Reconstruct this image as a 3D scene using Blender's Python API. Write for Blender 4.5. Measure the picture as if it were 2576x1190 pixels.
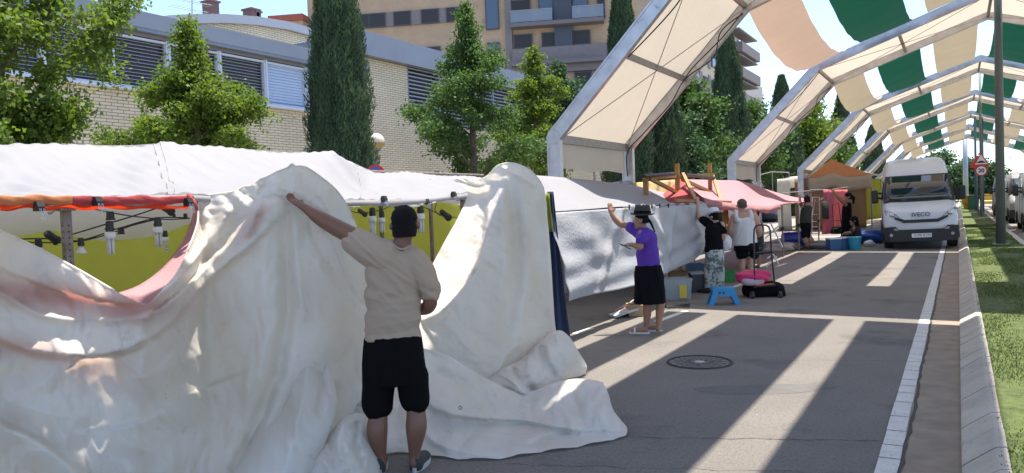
import bpy, bmesh, math, random
import numpy as np
from mathutils import Vector, Matrix
random.seed(7); RNG = np.random.default_rng(7)
for o in list(bpy.data.objects): bpy.data.objects.remove(o)
S = bpy.context.scene; COL = S.collection
# ------------------------------------------------------------------ camera
FPX = 1935.0; HC = 1.68; PSI = math.radians(30.15); ROLL = math.radians(2.1); TH = math.radians(2.16)
_f = np.array([-math.sin(PSI)*math.cos(TH), math.cos(PSI)*math.cos(TH), -math.sin(TH)])
_r = np.array([math.cos(PSI), math.sin(PSI), 0.0]); _u = np.cross(_r, _f)
_R = _r*math.cos(ROLL)-_u*math.sin(ROLL); _U = _u*math.cos(ROLL)+_r*math.sin(ROLL)
cd = bpy.data.cameras.new('camera'); cam = bpy.data.objects.new('camera', cd); COL.objects.link(cam)
cd.sensor_width = 36; cd.lens = 36*FPX/2576; cd.clip_start = .05; cd.clip_end = 3000
m = Matrix.Identity(4)
for i in range(3): m[i][0] = _R[i]; m[i][1] = _U[i]; m[i][2] = -_f[i]
m[2][3] = HC; cam.matrix_world = m; S.camera = cam
# ------------------------------------------------------------------ light
SUNV = Vector((.06, .22, 1)).normalized()
W = bpy.data.worlds.new('World'); S.world = W; W.use_nodes = True
nt = W.node_tree; sky = nt.nodes.new('ShaderNodeTexSky'); sky.sky_type = 'NISHITA'; sky.sun_disc = False
sky.sun_elevation = math.asin(SUNV.z); sky.sun_rotation = math.atan2(SUNV.x, SUNV.y)
sky.dust_density = 1.1; sky.air_density = .75; sky.ozone_density = 2.2
bg = nt.nodes['Background']; bg.inputs['Strength'].default_value = .135
nt.links.new(sky.outputs[0], bg.inputs[0])
ld = bpy.data.lights.new('sun', 'SUN'); ld.energy = 3.7; ld.angle = math.radians(.55); ld.color = (1, .93, .82)
sun = bpy.data.objects.new('sun', ld); COL.objects.link(sun); sun.rotation_euler = SUNV.to_track_quat('Z', 'Y').to_euler()
S.view_settings.view_transform = 'Standard'; S.view_settings.look = 'None'; S.view_settings.exposure = 1.5
S.cycles.max_bounces = 8; S.cycles.transmission_bounces = 6; S.cycles.transparent_max_bounces = 8
# ------------------------------------------------------------------ tracing helpers (photo points -> world points)
def ray(x, y): return _f+_R*(x-1288.)/FPX-_U*(y-595.)/FPX
def dep(x, y, t): return np.array([0, 0, HC])+ray(x, y)*t
def onx(x, y, X):
    d = ray(x, y); return np.array([0, 0, HC])+d*(X/d[0])
def ony(x, y, Y):
    d = ray(x, y); return np.array([0, 0, HC])+d*(Y/d[1])
def onz(x, y, z=0.):
    d = ray(x, y); return np.array([0, 0, HC])+d*((z-HC)/d[2])
def V(p): return Vector((float(p[0]), float(p[1]), float(p[2])))
def crv(pts, n, closed=False):
    P = np.array(pts, float); k = len(P)
    seg = np.r_[0, np.cumsum(np.linalg.norm(np.diff(P, axis=0), axis=1))]; T = np.linspace(0, seg[-1], n); out = []
    for t in T:
        i = min(max(np.searchsorted(seg, t)-1, 0), k-2); u = (t-seg[i])/max(seg[i+1]-seg[i], 1e-9)
        p0 = P[max(i-1, 0)]; p1 = P[i]; p2 = P[i+1]; p3 = P[min(i+2, k-1)]
        m1 = (p2-p0)/2; m2 = (p3-p1)/2
        l = seg[i+1]-seg[i]
        if i > 0: m1 = (p2-p0)/max(seg[i+1]-seg[i-1], 1e-9)*l
        if i < k-2: m2 = (p3-p1)/max(seg[i+2]-seg[i], 1e-9)*l
        out.append((2*u**3-3*u*u+1)*p1+(u**3-2*u*u+u)*m1+(-2*u**3+3*u*u)*p2+(u**3-u*u)*m2)
    return np.array(out)
# ------------------------------------------------------------------ materials
MC = {}
def mat(name, col, rough=.7, metal=0., var=0., vs=3., bump=0., bs=60., trans=0., tcol=None, spec=.5, isl=0., stain=None, sheen=0., alpha=1.):
    if name in MC: return MC[name]
    M = bpy.data.materials.new(name); M.use_nodes = True; n = M.node_tree; N = n.nodes; L = n.links
    b = N['Principled BSDF']; c = (*col[:3], 1); out = N['Material Output']
    b.inputs['Base Color'].default_value = c; b.inputs['Roughness'].default_value = rough; b.inputs['Metallic'].default_value = metal
    b.inputs['Specular IOR Level'].default_value = spec; b.inputs['Alpha'].default_value = alpha
    geo = N.new('ShaderNodeNewGeometry'); pos = geo.outputs['Position']; colout = None
    def mixc(fac, a, bcol):
        mx = N.new('ShaderNodeMix'); mx.data_type = 'RGBA'; L.new(fac, mx.inputs[0])
        if isinstance(a, tuple): mx.inputs[6].default_value = a
        else: L.new(a, mx.inputs[6])
        mx.inputs[7].default_value = bcol; return mx.outputs[2]
    cur = c
    if var > 0:
        no = N.new('ShaderNodeTexNoise'); no.inputs['Scale'].default_value = vs; no.inputs['Detail'].default_value = 6; L.new(pos, no.inputs['Vector'])
        r = N.new('ShaderNodeMapRange'); r.inputs[1].default_value = .3; r.inputs[2].default_value = .7; L.new(no.outputs['Fac'], r.inputs[0])
        cur = tuple(min(1, x*(1+var)) for x in c[:3])+(1,)
        colout = mixc(r.outputs[0], cur, tuple(x*(1-var) for x in c[:3])+(1,)); cur = colout
    if isl > 0:
        r = N.new('ShaderNodeMapRange'); L.new(geo.outputs['Random Per Island'], r.inputs[0]); r.inputs[3].default_value = 1-isl; r.inputs[4].default_value = 1+isl
        h = N.new('ShaderNodeHueSaturation'); L.new(r.outputs[0], h.inputs['Value'])
        if isinstance(cur, tuple): h.inputs['Color'].default_value = cur
        else: L.new(cur, h.inputs['Color'])
        cur = colout = h.outputs[0]
    if stain:
        for (scol, ssc, lo, hi) in stain:
            no = N.new('ShaderNodeTexNoise'); no.inputs['Scale'].default_value = ssc; no.inputs['Detail'].default_value = 8; no.inputs['Roughness'].default_value = .65; L.new(pos, no.inputs['Vector'])
            r = N.new('ShaderNodeMapRange'); r.inputs[1].default_value = lo; r.inputs[2].default_value = hi; L.new(no.outputs['Fac'], r.inputs[0])
            cur = colout = mixc(r.outputs[0], cur, (*scol, 1))
    if colout: L.new(colout, b.inputs['Base Color'])
    nrm = None
    if bump > 0:
        no = N.new('ShaderNodeTexNoise'); no.inputs['Scale'].default_value = bs; no.inputs['Detail'].default_value = 5; L.new(pos, no.inputs['Vector'])
        bp = N.new('ShaderNodeBump'); bp.inputs['Strength'].default_value = bump; bp.inputs['Distance'].default_value = .02; L.new(no.outputs['Fac'], bp.inputs['Height'])
        L.new(bp.outputs[0], b.inputs['Normal']); nrm = bp
    if trans > 0:
        t = N.new('ShaderNodeBsdfTranslucent'); t.inputs[0].default_value = (*(tcol or col)[:3], 1)
        if tcol is None and colout: L.new(colout, t.inputs[0])
        if nrm: L.new(nrm.outputs[0], t.inputs['Normal'])
        ms = N.new('ShaderNodeMixShader'); ms.inputs[0].default_value = trans; L.new(b.outputs[0], ms.inputs[1]); L.new(t.outputs[0], ms.inputs[2]); L.new(ms.outputs[0], out.inputs[0])
    MC[name] = M; return M
def brickmat(name, c1, c2, mortar, bw, bh, ms=.008, axis='y'):
    M = bpy.data.materials.new(name); M.use_nodes = True; n = M.node_tree; N = n.nodes; L = n.links; b = N['Principled BSDF']
    tc = N.new('ShaderNodeTexCoord'); sp = N.new('ShaderNodeSeparateXYZ'); cb = N.new('ShaderNodeCombineXYZ'); L.new(tc.outputs['Object'], sp.inputs[0])
    ad = N.new('ShaderNodeMath'); L.new(sp.outputs['X'], ad.inputs[0]); L.new(sp.outputs['Y'], ad.inputs[1]); L.new(ad.outputs[0], cb.inputs[0]); L.new(sp.outputs['Z'], cb.inputs[1])
    br = N.new('ShaderNodeTexBrick'); L.new(cb.outputs[0], br.inputs[0]); br.inputs['Color1'].default_value = (*c1, 1); br.inputs['Color2'].default_value = (*c2, 1); br.inputs['Mortar'].default_value = (*mortar, 1)
    br.inputs['Scale'].default_value = 1; br.inputs['Mortar Size'].default_value = ms; br.inputs['Brick Width'].default_value = bw; br.inputs['Row Height'].default_value = bh; br.inputs['Mortar Smooth'].default_value = .2
    no = N.new('ShaderNodeTexNoise'); no.inputs['Scale'].default_value = .8; no.inputs['Detail'].default_value = 8; L.new(tc.outputs['Object'], no.inputs[0])
    mx = N.new('ShaderNodeMix'); mx.data_type = 'RGBA'; mx.blend_type = 'MULTIPLY'; mx.inputs[0].default_value = .35; L.new(br.outputs[0], mx.inputs[6]); L.new(no.outputs['Fac'], mx.inputs[7])
    hs = N.new('ShaderNodeHueSaturation'); hs.inputs['Value'].default_value = 1.22; L.new(mx.outputs[2], hs.inputs['Color'])
    L.new(hs.outputs[0], b.inputs['Base Color']); b.inputs['Roughness'].default_value = .85
    bp = N.new('ShaderNodeBump'); bp.invert = True; bp.inputs['Strength'].default_value = .6; bp.inputs['Distance'].default_value = .01; L.new(br.outputs['Fac'], bp.inputs['Height']); L.new(bp.outputs[0], b.inputs['Normal'])
    MC[name] = M; return M
# ------------------------------------------------------------------ mesh builder and object tree
WM = {}
class MB:
    def __init__(s): s.v = []; s.f = []
    def add(s, vs, fs):
        b = len(s.v); s.v += [tuple(float(c) for c in p) for p in vs]; s.f += [tuple(i+b for i in q) for q in fs]; return s
    def box(s, c, d, rz=0., bev=0., R=None):
        hx, hy, hz = d[0]/2, d[1]/2, d[2]/2
        if R is None: R = Matrix.Rotation(rz, 3, 'Z')
        if bev <= 0:
            P = [(x, y, z) for x in (-hx, hx) for y in (-hy, hy) for z in (-hz, hz)]
            F = [(0, 1, 3, 2), (4, 6, 7, 5), (0, 4, 5, 1), (2, 3, 7, 6), (0, 2, 6, 4), (1, 5, 7, 3)]
        else:
            bm = bmesh.new(); bmesh.ops.create_cube(bm, size=1); 
            for v in bm.verts: v.co = Vector((v.co.x*d[0], v.co.y*d[1], v.co.z*d[2]))
            bmesh.ops.bevel(bm, geom=list(bm.edges), offset=bev, segments=2, affect='EDGES', profile=.5)
            bm.verts.index_update(); P = [tuple(v.co) for v in bm.verts]; F = [tuple(v.index for v in f.verts) for f in bm.faces]; bm.free()
        return s.add([R @ Vector(p)+Vector(c) for p in P], F)
    def bar(s, p0, p1, w, h, up=(0, 0, 1)):
        p0 = V(p0); p1 = V(p1); d = (p1-p0); l = d.length; d.normalize(); up = Vector(up)
        x = d.cross(up)
        if x.length < 1e-4: x = d.cross(Vector((1, 0, 0)))
        x.normalize(); z = x.cross(d); R = Matrix((x, d, z)).transposed()
        return s.box((p0+p1)/2, (w, l, h), R=R)
    def tube(s, pts, r, n=8, cap=True, sx=1., sy=1., up=(0, 0, 1)):
        P = [V(p) for p in pts]; k = len(P); rr = r if hasattr(r, '__len__') else [r]*k; vs = []; fs = []
        prev = None
        for i in range(k):
            d = (P[min(i+1, k-1)]-P[max(i-1, 0)]).normalized()
            if prev is None:
                x = d.cross(Vector(up))
                if x.length < 1e-3: x = d.cross(Vector((1, 0, 0)))
            else: x = prev-d*prev.dot(d)
            x.normalize(); prev = x; y = d.cross(x)
            for j in range(n):
                a = 2*math.pi*j/n; vs.append(P[i]+x*math.cos(a)*rr[i]*sx+y*math.sin(a)*rr[i]*sy)
        for i in range(k-1):
            for j in range(n): fs.append((i*n+j, i*n+(j+1) % n, (i+1)*n+(j+1) % n, (i+1)*n+j))
        if cap: fs.append(tuple(range(n-1, -1, -1))); fs.append(tuple((k-1)*n+j for j in range(n)))
        return s.add(vs, fs)
    def cyl(s, p0, p1, r, n=12, r2=None): return s.tube([p0, p1], [r, r if r2 is None else r2], n)
    def loft(s, rings, cap=True):
        n = len(rings[0]); vs = [p for r in rings for p in r]; fs = []
        for i in range(len(rings)-1):
            for j in range(n): fs.append((i*n+j, i*n+(j+1) % n, (i+1)*n+(j+1) % n, (i+1)*n+j))
        if cap: fs.append(tuple(range(n-1, -1, -1))); fs.append(tuple((len(rings)-1)*n+j for j in range(n)))
        return s.add(vs, fs)
    def grid(s, G):
        G = np.asarray(G); a, b = G.shape[:2]
        return s.add(G.reshape(-1, 3), [(i*b+j, i*b+j+1, (i+1)*b+j+1, (i+1)*b+j) for i in range(a-1) for j in range(b-1)])
    def ball(s, c, r, n=12, m=8):
        if not hasattr(r, '__len__'): r = (r, r, r)
        vs = []; fs = []
        for i in range(m+1):
            t = math.pi*i/m
            for j in range(n):
                a = 2*math.pi*j/n; vs.append((c[0]+r[0]*math.sin(t)*math.cos(a), c[1]+r[1]*math.sin(t)*math.sin(a), c[2]+r[2]*math.cos(t)))
        for i in range(m):
            for j in range(n): fs.append((i*n+j, (i+1)*n+j, (i+1)*n+(j+1) % n, i*n+(j+1) % n))
        return s.add(vs, fs)
    def poly(s, pts, th, nrm):
        n = len(pts); N = Vector(nrm)*th; P = [V(p) for p in pts]
        return s.add(P+[p+N for p in P], [tuple(range(n-1, -1, -1)), tuple(range(n, 2*n))]+[(i, (i+1) % n, n+(i+1) % n, n+i) for i in range(n)])
    def build(s, name, m, parent=None, smooth=False, sol=0., sub=0):
        me = bpy.data.meshes.new(name); V_ = s.v
        if parent is not None and parent.name in WM:
            inv = WM[parent.name].inverted(); V_ = [tuple(inv @ Vector(p)) for p in s.v]
        me.from_pydata(V_, [], s.f); me.update()
        o = bpy.data.objects.new(name, me); COL.objects.link(o); me.materials.append(m)
        bm = bmesh.new(); bm.from_mesh(me); bmesh.ops.remove_doubles(bm, verts=bm.verts, dist=1e-6); bmesh.ops.recalc_face_normals(bm, faces=bm.faces); bm.to_mesh(me); bm.free()
        if smooth: me.polygons.foreach_set('use_smooth', [True]*len(me.polygons))
        if sub: md = o.modifiers.new('sub', 'SUBSURF'); md.levels = md.render_levels = sub
        if sol: md = o.modifiers.new('sol', 'SOLIDIFY'); md.thickness = sol; md.offset = 0
        if parent is not None:
            o.parent = parent
            if parent.name in WM: WM[o.name] = WM[parent.name]
        return o
def thing(name, label, cat, loc=(0, 0, 0), rz=0., group=None):
    o = bpy.data.objects.new(name, None); COL.objects.link(o); o.empty_display_size = .2
    o.location = V(loc); o.rotation_euler = (0, 0, rz); WM[o.name] = Matrix.Translation(V(loc)) @ Matrix.Rotation(rz, 4, 'Z')
    o['label'] = label; o['category'] = cat
    if group: o['group'] = group
    return o
def tag(o, label, cat, group=None):
    o['label'] = label; o['category'] = cat
    if group: o['group'] = group
    return o
def struct(o, kind='structure'): o['kind'] = kind; return o
def dup(o, loc=None, rz=None, label=None, parent=None):
    c = o.copy(); COL.objects.link(c)
    if parent is not None: c.parent = parent
    if loc is not None: c.location = V(loc)
    if rz is not None: c.rotation_euler = (0, 0, rz)
    if label: c['label'] = label
    for ch in list(o.children): dup(ch, parent=c)
    return c
# ================================================================== setting
asph = mat('asphalt', (.245, .222, .20), .9, var=.1, vs=1.2, bump=1., bs=170, stain=[((.36, .33, .29), 150, .56, .62), ((.10, .09, .082), 120, .58, .64), ((.42, .39, .35), 60, .66, .7), ((.175, .155, .138), 42, .48, .66), ((.09, .085, .08), .7, .55, .75)])
paint = mat('road_paint', (.6, .59, .56), .8, var=.08, vs=8, bump=.3, bs=150, stain=[((.3, .29, .27), 40, .58, .66)])
gutm = mat('gutter_concrete', (.31, .25, .19), .9, var=.2, vs=5, bump=.7, bs=160, stain=[((.26, .23, .19), 220, .55, .62), ((.10, .08, .06), 90, .62, .7)])
kerbm = mat('kerb_stone', (.47, .43, .37), .85, var=.14, vs=3, bump=.35, bs=120, isl=.06, stain=[((.2, .19, .18), 30, .6, .7)])
grassm = mat('grass', (.085, .12, .032), .9, var=.35, vs=14, trans=.2, tcol=(.17, .24, .05), isl=.35)
gbase = mat('turf', (.085, .115, .03), .95, var=.4, vs=12, bump=1., bs=90)
pavem = mat('pavement', (.26, .245, .225), .85, var=.12, vs=1.5, bump=.3, bs=50)
concm = mat('concrete', (.36, .33, .29), .85, var=.12, vs=2, bump=.3, bs=80)
m = MB(); m.box((0, 400, -.31), (1400, 1600, .6)); struct(m.build('ground', mat('dry_ground', (.27, .24, .18), .95, var=.25, vs=.05, bump=.3, bs=4)))
m = MB(); m.grid([[(-7.6, y, 0), (-.42, y, 0)] for y in np.linspace(-12, 190, 60)]); struct(m.build('road', asph))
m = MB(); m.grid([[(-.42, y, .001), (0, y, .001)] for y in np.linspace(-12, 190, 60)]); struct(m.build('gutter', gutm))
m = MB(); m.grid([[(1.9, y, 0), (9.5, y, 0)] for y in np.linspace(-12, 190, 60)]); struct(m.build('far_road', asph))
m = MB(); m.box((-13.9, 90, .06), (12.3, 204, .12)); struct(m.build('pavement', pavem))
m = MB(); m.box((16, 90, .06), (12.6, 204, .12)); struct(m.build('far_pavement', pavem))
# white edge line: worn painted blocks
m = MB(); y = -2.
while y < 120:
    L_ = random.uniform(.24, .46) if y < 30 else 2.; e = random.uniform(-.0025, .0025)
    c = -.397; w = .062
    m.grid([[(c-w+e, yy+.008, .004), (c+w+e, yy+.008, .004)] for yy in (y, y+L_-.014)]); y += L_
struct(m.build('road_line', paint))
m = MB(); pts = [(-.315+.007*math.sin(y*2.1)+.004*math.sin(y*9.7), y) for y in np.arange(0, 60, .12)]
m.grid([[(x-.014, y, .0045), (x+.01+.006*math.sin(y*17), y, .0045)] for x, y in pts]); struct(m.build('gutter_joint', mat('tar', (.035, .033, .032), .7, bump=.5, bs=80)))
m = MB()
for (a, b) in (((-4.36, 9.03), (-4.32, 9.5)), ((-3.69, 10.3), (-3.62, 11.45)), ((-3.75, 14.6), (-3.7, 15.6)), ((-3.85, 19.4), (-3.8, 20.4)), ((-3.2, 26.2), (-3.2, 28)), ((-3.9, 25.6), (-3.9, 28.8)), ((-5.2, 25.6), (-5.2, 30))):
    m.grid([[(a[0]-.05, a[1], .004), (a[0]+.05, a[1], .004)], [(b[0]-.05, b[1], .004), (b[0]+.05, b[1], .004)]])
m.grid([[(-6.9, 33.6, .004), (-.5, 33.6, .004)], [(-6.9, 34.0, .004), (-.5, 34.0, .004)]])
struct(m.build('parking_line', paint))
# cracks in the asphalt
def crack(p0, p1, w):
    n = 60; m = MB(); G = []
    for i in range(n+1):
        t = i/n; x = p0[0]+(p1[0]-p0[0])*t; y = p0[1]+(p1[1]-p0[1])*t+.02*math.sin(t*37)*math.sin(t*11)+random.uniform(-.006, .006)
        ww = w*random.uniform(.4, 1.2); G.append([(x, y-ww, .0025), (x, y+ww, .0025)])
    m.grid(G); return m
m = crack((-2.08, 5.12), (-.3, 5.78), .0045)
for a, b, w in (((-.5, 5.0), (-2.6, 4.25), .003), ((-.4, 8.6), (-2.2, 8.0), .003), ((-.35, 17.2), (-3., 16.2), .006), ((-.33, 21.), (-3., 20.), .006)):
    mm = crack(a, b, w); m.add(mm.v, mm.f)
struct(m.build('road_crack', mat('tar', (0, 0, 0))))
m = MB(); m.add([(-1.5+.55*math.cos(a)*(1+.1*math.sin(3*a)), 6.9+.2*math.sin(a)+.25*math.cos(a), .002) for a in np.linspace(0, 6.28, 40)[:-1]], [tuple(range(39))])
struct(m.build('oil_stain', mat('oil', (.165, .155, .147), .85, var=.1, vs=6, bump=.8, bs=200)))
# kerb of single stones, bevelled
m = MB(); y = -1.
while y < 150:
    L_ = .42 if y < 40 else 3.
    dz = random.uniform(-.003, .003); g = .006
    prof = [(0., -.1), (0., .02+dz), (.012, .03+dz), (.17, .125+dz), (.185, .13+dz), (.235, .13+dz), (.24, .125+dz), (.24, -.1)]
    m.loft([[(x, yy+x*.55, z) for x, z in prof] for yy in (y+g, y+L_-g)]); y += L_
struct(m.build('kerb', kerbm))
m = MB(); m.box((1.62, 75, .02), (.16, 160, .2)); struct(m.build('far_kerb', kerbm))
# median
m = MB(); ys = np.r_[np.linspace(-1, 40, 120), np.linspace(41, 150, 60)]; xs = np.linspace(.235, 1.55, 10)
m.grid([[(x, y, .118+.012*math.sin(x*5+y)+.01*math.sin(y*2.3-x*4)) for x in xs] for y in ys]); struct(m.build('turf', gbase))
def leafmesh(name, P, D, U, L_, Wd, m_, parent=None):
    """many small quads: centre P, direction D, side U"""
    n = len(P); a = P-U*Wd[:, None]/2; b = P+U*Wd[:, None]/2; c = P+D*L_[:, None]+U*Wd[:, None]*.25; d = P+D*L_[:, None]-U*Wd[:, None]*.25
    vs = np.stack([a, b, c, d], 1).reshape(-1, 3)
    me = bpy.data.meshes.new(name); me.vertices.add(4*n); me.vertices.foreach_set('co', vs.ravel().astype(np.float32)); me.loops.add(4*n); me.loops.foreach_set('vertex_index', np.arange(4*n, dtype=np.int32))
    me.polygons.add(n); me.polygons.foreach_set('loop_start', np.arange(0, 4*n, 4, dtype=np.int32)); me.polygons.foreach_set('loop_total', np.full(n, 4, np.int32)); me.update(calc_edges=True); me.validate()
    me.materials.append(m_); o = bpy.data.objects.new(name, me); COL.objects.link(o)
    if parent is not None: o.parent = parent
    return o
n = 52000; yy = 3.5+38*RNG.random(n)**1.8; xx = .2+RNG.random(n)*1.32
P = np.c_[xx, yy, .112+0*xx]; D = np.c_[RNG.normal(0, .5, n), RNG.normal(0, .5, n), np.ones(n)]; D /= np.linalg.norm(D, axis=1)[:, None]
an = RNG.random(n)*6.28; U = np.c_[np.cos(an), np.sin(an), 0*an]
struct(leafmesh('grass', P, D, U, RNG.uniform(.012, .030, n), RNG.uniform(.004, .008, n)*(1+yy/12), grassm), 'stuff')
# manhole
c = onz(1760, 912); r = thing('manhole_cover', 'round cast iron manhole cover set in the road', 'manhole cover', (c[0], c[1], 0))
iron = mat('cast_iron', (.17, .16, .15), .55, .6, var=.3, vs=30, bump=.5, bs=200)
m = MB(); m.tube([(c[0], c[1], .001), (c[0], c[1], .006)], .3, 40); m.build('lid', iron, r)
m = MB()
for rr in (.09, .16, .23):
    P_ = [(c[0]+rr*math.cos(a), c[1]+rr*math.sin(a), .008) for a in np.linspace(0, 6.2832, 33)]; m.tube(P_, .006, 4, False)
for k in range(16):
    a = k*math.pi/8; m.bar((c[0]+.09*math.cos(a), c[1]+.09*math.sin(a), .008), (c[0]+.28*math.cos(a), c[1]+.28*math.sin(a), .008), .012, .008)
m.build('raised_pattern', iron, r)
m = MB(); m.tube([(c[0]+.325*math.cos(a), c[1]+.325*math.sin(a), .003) for a in np.linspace(0, 6.2832, 49)], .014, 5, False); m.build('rim', mat('tar', (0, 0, 0)), r)
m = MB(); m.cyl((c[0], c[1], .004), (c[0], c[1], .011), .05, 16); m.build('boss', mat('worn_iron', (.45, .44, .42), .5, .3), r)
# ================================================================== arches
alu = mat('aluminium', (.50, .50, .52), .42, .75, var=.16, vs=4, bump=.08, bs=25, stain=[((.3, .29, .28), 9, .6, .72)])
steel = mat('galvanised', (.30, .285, .27), .5, .6, var=.15, vs=10)
blackc = mat('black_cable', (.012, .012, .012), .5)
fab = mat('cream_canvas', (.55, .50, .42), .8, trans=.42, tcol=(.60, .52, .41), var=.10, vs=.9, bump=.4, bs=7)
peach = mat('peach_canvas', (.45, .34, .265), .85, trans=.33, tcol=(.42, .305, .225), var=.10, vs=1.1, bump=.35, bs=9)
beige = mat('beige_canvas', (.39, .34, .255), .85, trans=.3, tcol=(.36, .305, .205), var=.10, vs=1.1, bump=.35, bs=9)
green = mat('green_canvas', (.004, .055, .035), .85, trans=.16, tcol=(.0, .11, .065), var=.14, vs=1.1, bump=.35, bs=9)
PER = 13.2; PD = 3.75; AY = 13.1; CXX = .93
prof = [(-6.6, 0), (-6.6, 2.98), (-3.85, 5.78), (.93, 7.42), (5.71, 5.78), (8.46, 2.98), (8.46, 0)]
def arch_proto():
    r = thing('marquee_arch', '', 'marquee arch', (0, 0, 0), 0, 'marquee arches spanning the road')
    for yf in (0, PD):
        for side in (0, 1):
            q = prof[:4] if side == 0 else prof[:2:-1]
            for (a, b), nm in zip(zip(q[:-1], q[1:]), ('leg', 'lower_rafter', 'upper_rafter')):
                mb = MB(); d = Vector((b[0]-a[0], 0, b[1]-a[1])).normalized()
                A = Vector((a[0], yf, a[1])); B = Vector((b[0], yf, b[1]))
                ex = .06 if nm != 'leg' else 0
                mb.bar(A-d*ex*0, B, .11, .25, up=(-d.z, 0, d.x) if side == 0 else (d.z, 0, -d.x))
                # keder grooves
                nn = Vector((-d.z, 0, d.x))
                for s_ in (-1, 1):
                    mb.bar(A+nn*s_*.115, B+nn*s_*.115, .135, .035, up=nn)
                L_ = (B-A).length
                for t in (.12, .2, L_-.2, L_-.12):
                    for s_ in (-.05, .05):
                        cpt = A+d*t+nn*s_; mb.cyl(cpt+Vector((0, -.068, 0)), cpt+Vector((0, .068, 0)), .014, 6)
                mb.build(nm, alu, r)
        for i in range(1, 6):
            mb = MB(); x, z = prof[i]; mb.tube([(x, yf-.07, z), (x, yf+.07, z)], .135, 8); mb.build('joint', alu, r)
    for s_, X in ((1, -6.6), (-1, 8.46)):
        for yf in (0, PD):
            mb = MB(); mb.box((X, yf, .015), (.5, .4, .03)); mb.build('foot_plate', steel, r)
    # purlins
    tops = [(-6.6, 2.98), (-5.2, 4.4), (-3.85, 5.78), (-1.5, 6.6), (.93, 7.42), (3.36, 6.6), (5.71, 5.78), (7.06, 4.4), (8.46, 2.98)]
    for i, (x, z) in enumerate(tops):
        mb = MB(); mb.box((x, PD/2, z-.02), (.08, PD-.12, .1 if i not in (0, 8) else .16)); mb.build('purlin', steel, r)
    # roof fabric, slightly sagging
    G = []
    off = .1
    pp = [(-6.66, 3.02), (-3.9, 5.87), (.93, 7.53), (5.76, 5.87), (8.52, 3.02)]
    for i in range(4):
        for t in np.linspace(0, 1, 13)[(0 if i == 0 else 1):]:
            x = pp[i][0]*(1-t)+pp[i+1][0]*t; z = pp[i][1]*(1-t)+pp[i+1][1]*t
            G.append([(x, .05+(PD-.1)*s, z-.07*math.sin(math.pi*s)*math.sin(math.pi*t)-.008*math.sin(x*9+s*7)) for s in np.linspace(0, 1, 12)])
    mb = MB(); mb.grid(G); mb.build('roof_fabric', fab, r, True)
    for X in (-6.63, 8.49):
        mb = MB(); mb.grid([[(X+.02*math.sin(y*5)*(1-t), y, 2.9-.52*t+.02*t*math.sin(y*3)) for y in np.linspace(.15, PD-.15, 20)] for t in np.linspace(0, 1, 4)]); mb.build('valance', fab, r, True)
    # crossed bracing cables and power cables
    for a, b in ((0, 2), (2, 4), (4, 6), (6, 8)):
        mb = MB(); A = tops[a]; B = tops[b]
        mb.tube([(A[0], .1, A[1]-.08), (B[0], PD-.1, B[1]-.08)], .009, 5); mb.tube([(A[0], PD-.1, A[1]-.08), (B[0], .1, B[1]-.08)], .009, 5); mb.build('bracing_cable', steel, r)
    mb = MB()
    Pc = [(-3.9, PD-.08, 5.6), (-4.3, PD-.3, 5.25), (-4.5, PD-.2, 4.75), (-5.15, PD-.18, 4.35), (-5.5, PD-.16, 3.85), (-6.2, PD-.16, 3.2), (-6.55, PD-.15, 2.85), (-6.58, PD-.12, 2.3)]
    mb.tube(crv(Pc, 50), .014, 5); mb.build('power_cable', blackc, r); mb = MB(); mb.tube(crv([(-3.9, PD-.1, 5.62), (-4.2, PD-.5, 5.1), (-4.9, PD-.5, 4.5), (-5.15, PD-.2, 4.33)], 30), .014, 5)
    mb.build('power_cable', blackc, r); mb = MB(); mb.tube(crv([(-3.8, .12, 5.62), (-4.3, .3, 5.1), (-5.15, .2, 4.33)], 30), .013, 5)
    mb.build('power_cable', blackc, r)
    return r
def roofz(x):
    x = CXX-abs(x-CXX)
    return 5.78+(x+3.85)*(7.42-5.78)/4.78
NA = 7
alab = ['aluminium marquee arch beyond the left edge shading the near road', 'nearest double aluminium arch with cream cover rising over the white stall', 'second double arch from the camera, standing behind the pink awning', 'third arch from the camera with its foot at the orange tent', 'fourth arch from the camera, above the roof of the white van', 'fifth arch down the road, small above the van roof', 'sixth arch down the road, last but one over the median', 'farthest arch at the end of the covered road']
A0 = arch_proto(); A0.location = (0, AY, 0); A0['label'] = alab[1]
for k in range(2, NA+1): dup(A0, (0, AY+(k-1)*PER, 0), label=alab[k])
def strip(x0, x1, ya, yb, mt, nm, lab, sag=.5, x1near=None):
    G = []
    for t in np.linspace(0, 1, 30):
        y = ya+(yb-ya)*t; xe = x1
        if x1near is not None: xe = x1+(x1near-x1)*min(1, max(0, (8.2-y)/1.5))  # unseen near cloth widened here to put the man in shade
        G.append([(x, y, roofz(x)+.06-sag*4*t*(1-t)*(1+.12*math.sin(3*x))+.015*math.sin(y*4+x*3)) for x in np.linspace(x0+.14*(x1near is not None)+(.22*min(1, max(0, (y-5.2)/1.3)) if x1near is not None else 0), xe, 12)])  # left edge of that unseen cloth shaped so sun reaches the right curtain
    m = MB(); m.grid(G); o = m.build(nm, mt, None, True); tag(o, lab, 'shade cloth', 'shade cloths hung between the arches'); return o
OR = ['nearest', 'second', 'third', 'fourth', 'fifth', 'sixth']
SD = [(-3.88, -2.88, beige, 'beige', 'along the left knee'), (-2.43, -1.07, green, 'dark green', 'left of the ridge'), (-.68, .66, beige, 'beige', 'just left of the ridge'),
      (1.15, 2.5, green, 'dark green', 'right of the ridge'), (2.95, 4.2, beige, 'beige', 'on the right slope'), (4.6, 5.7, green, 'dark green', 'along the right knee')]
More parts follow.
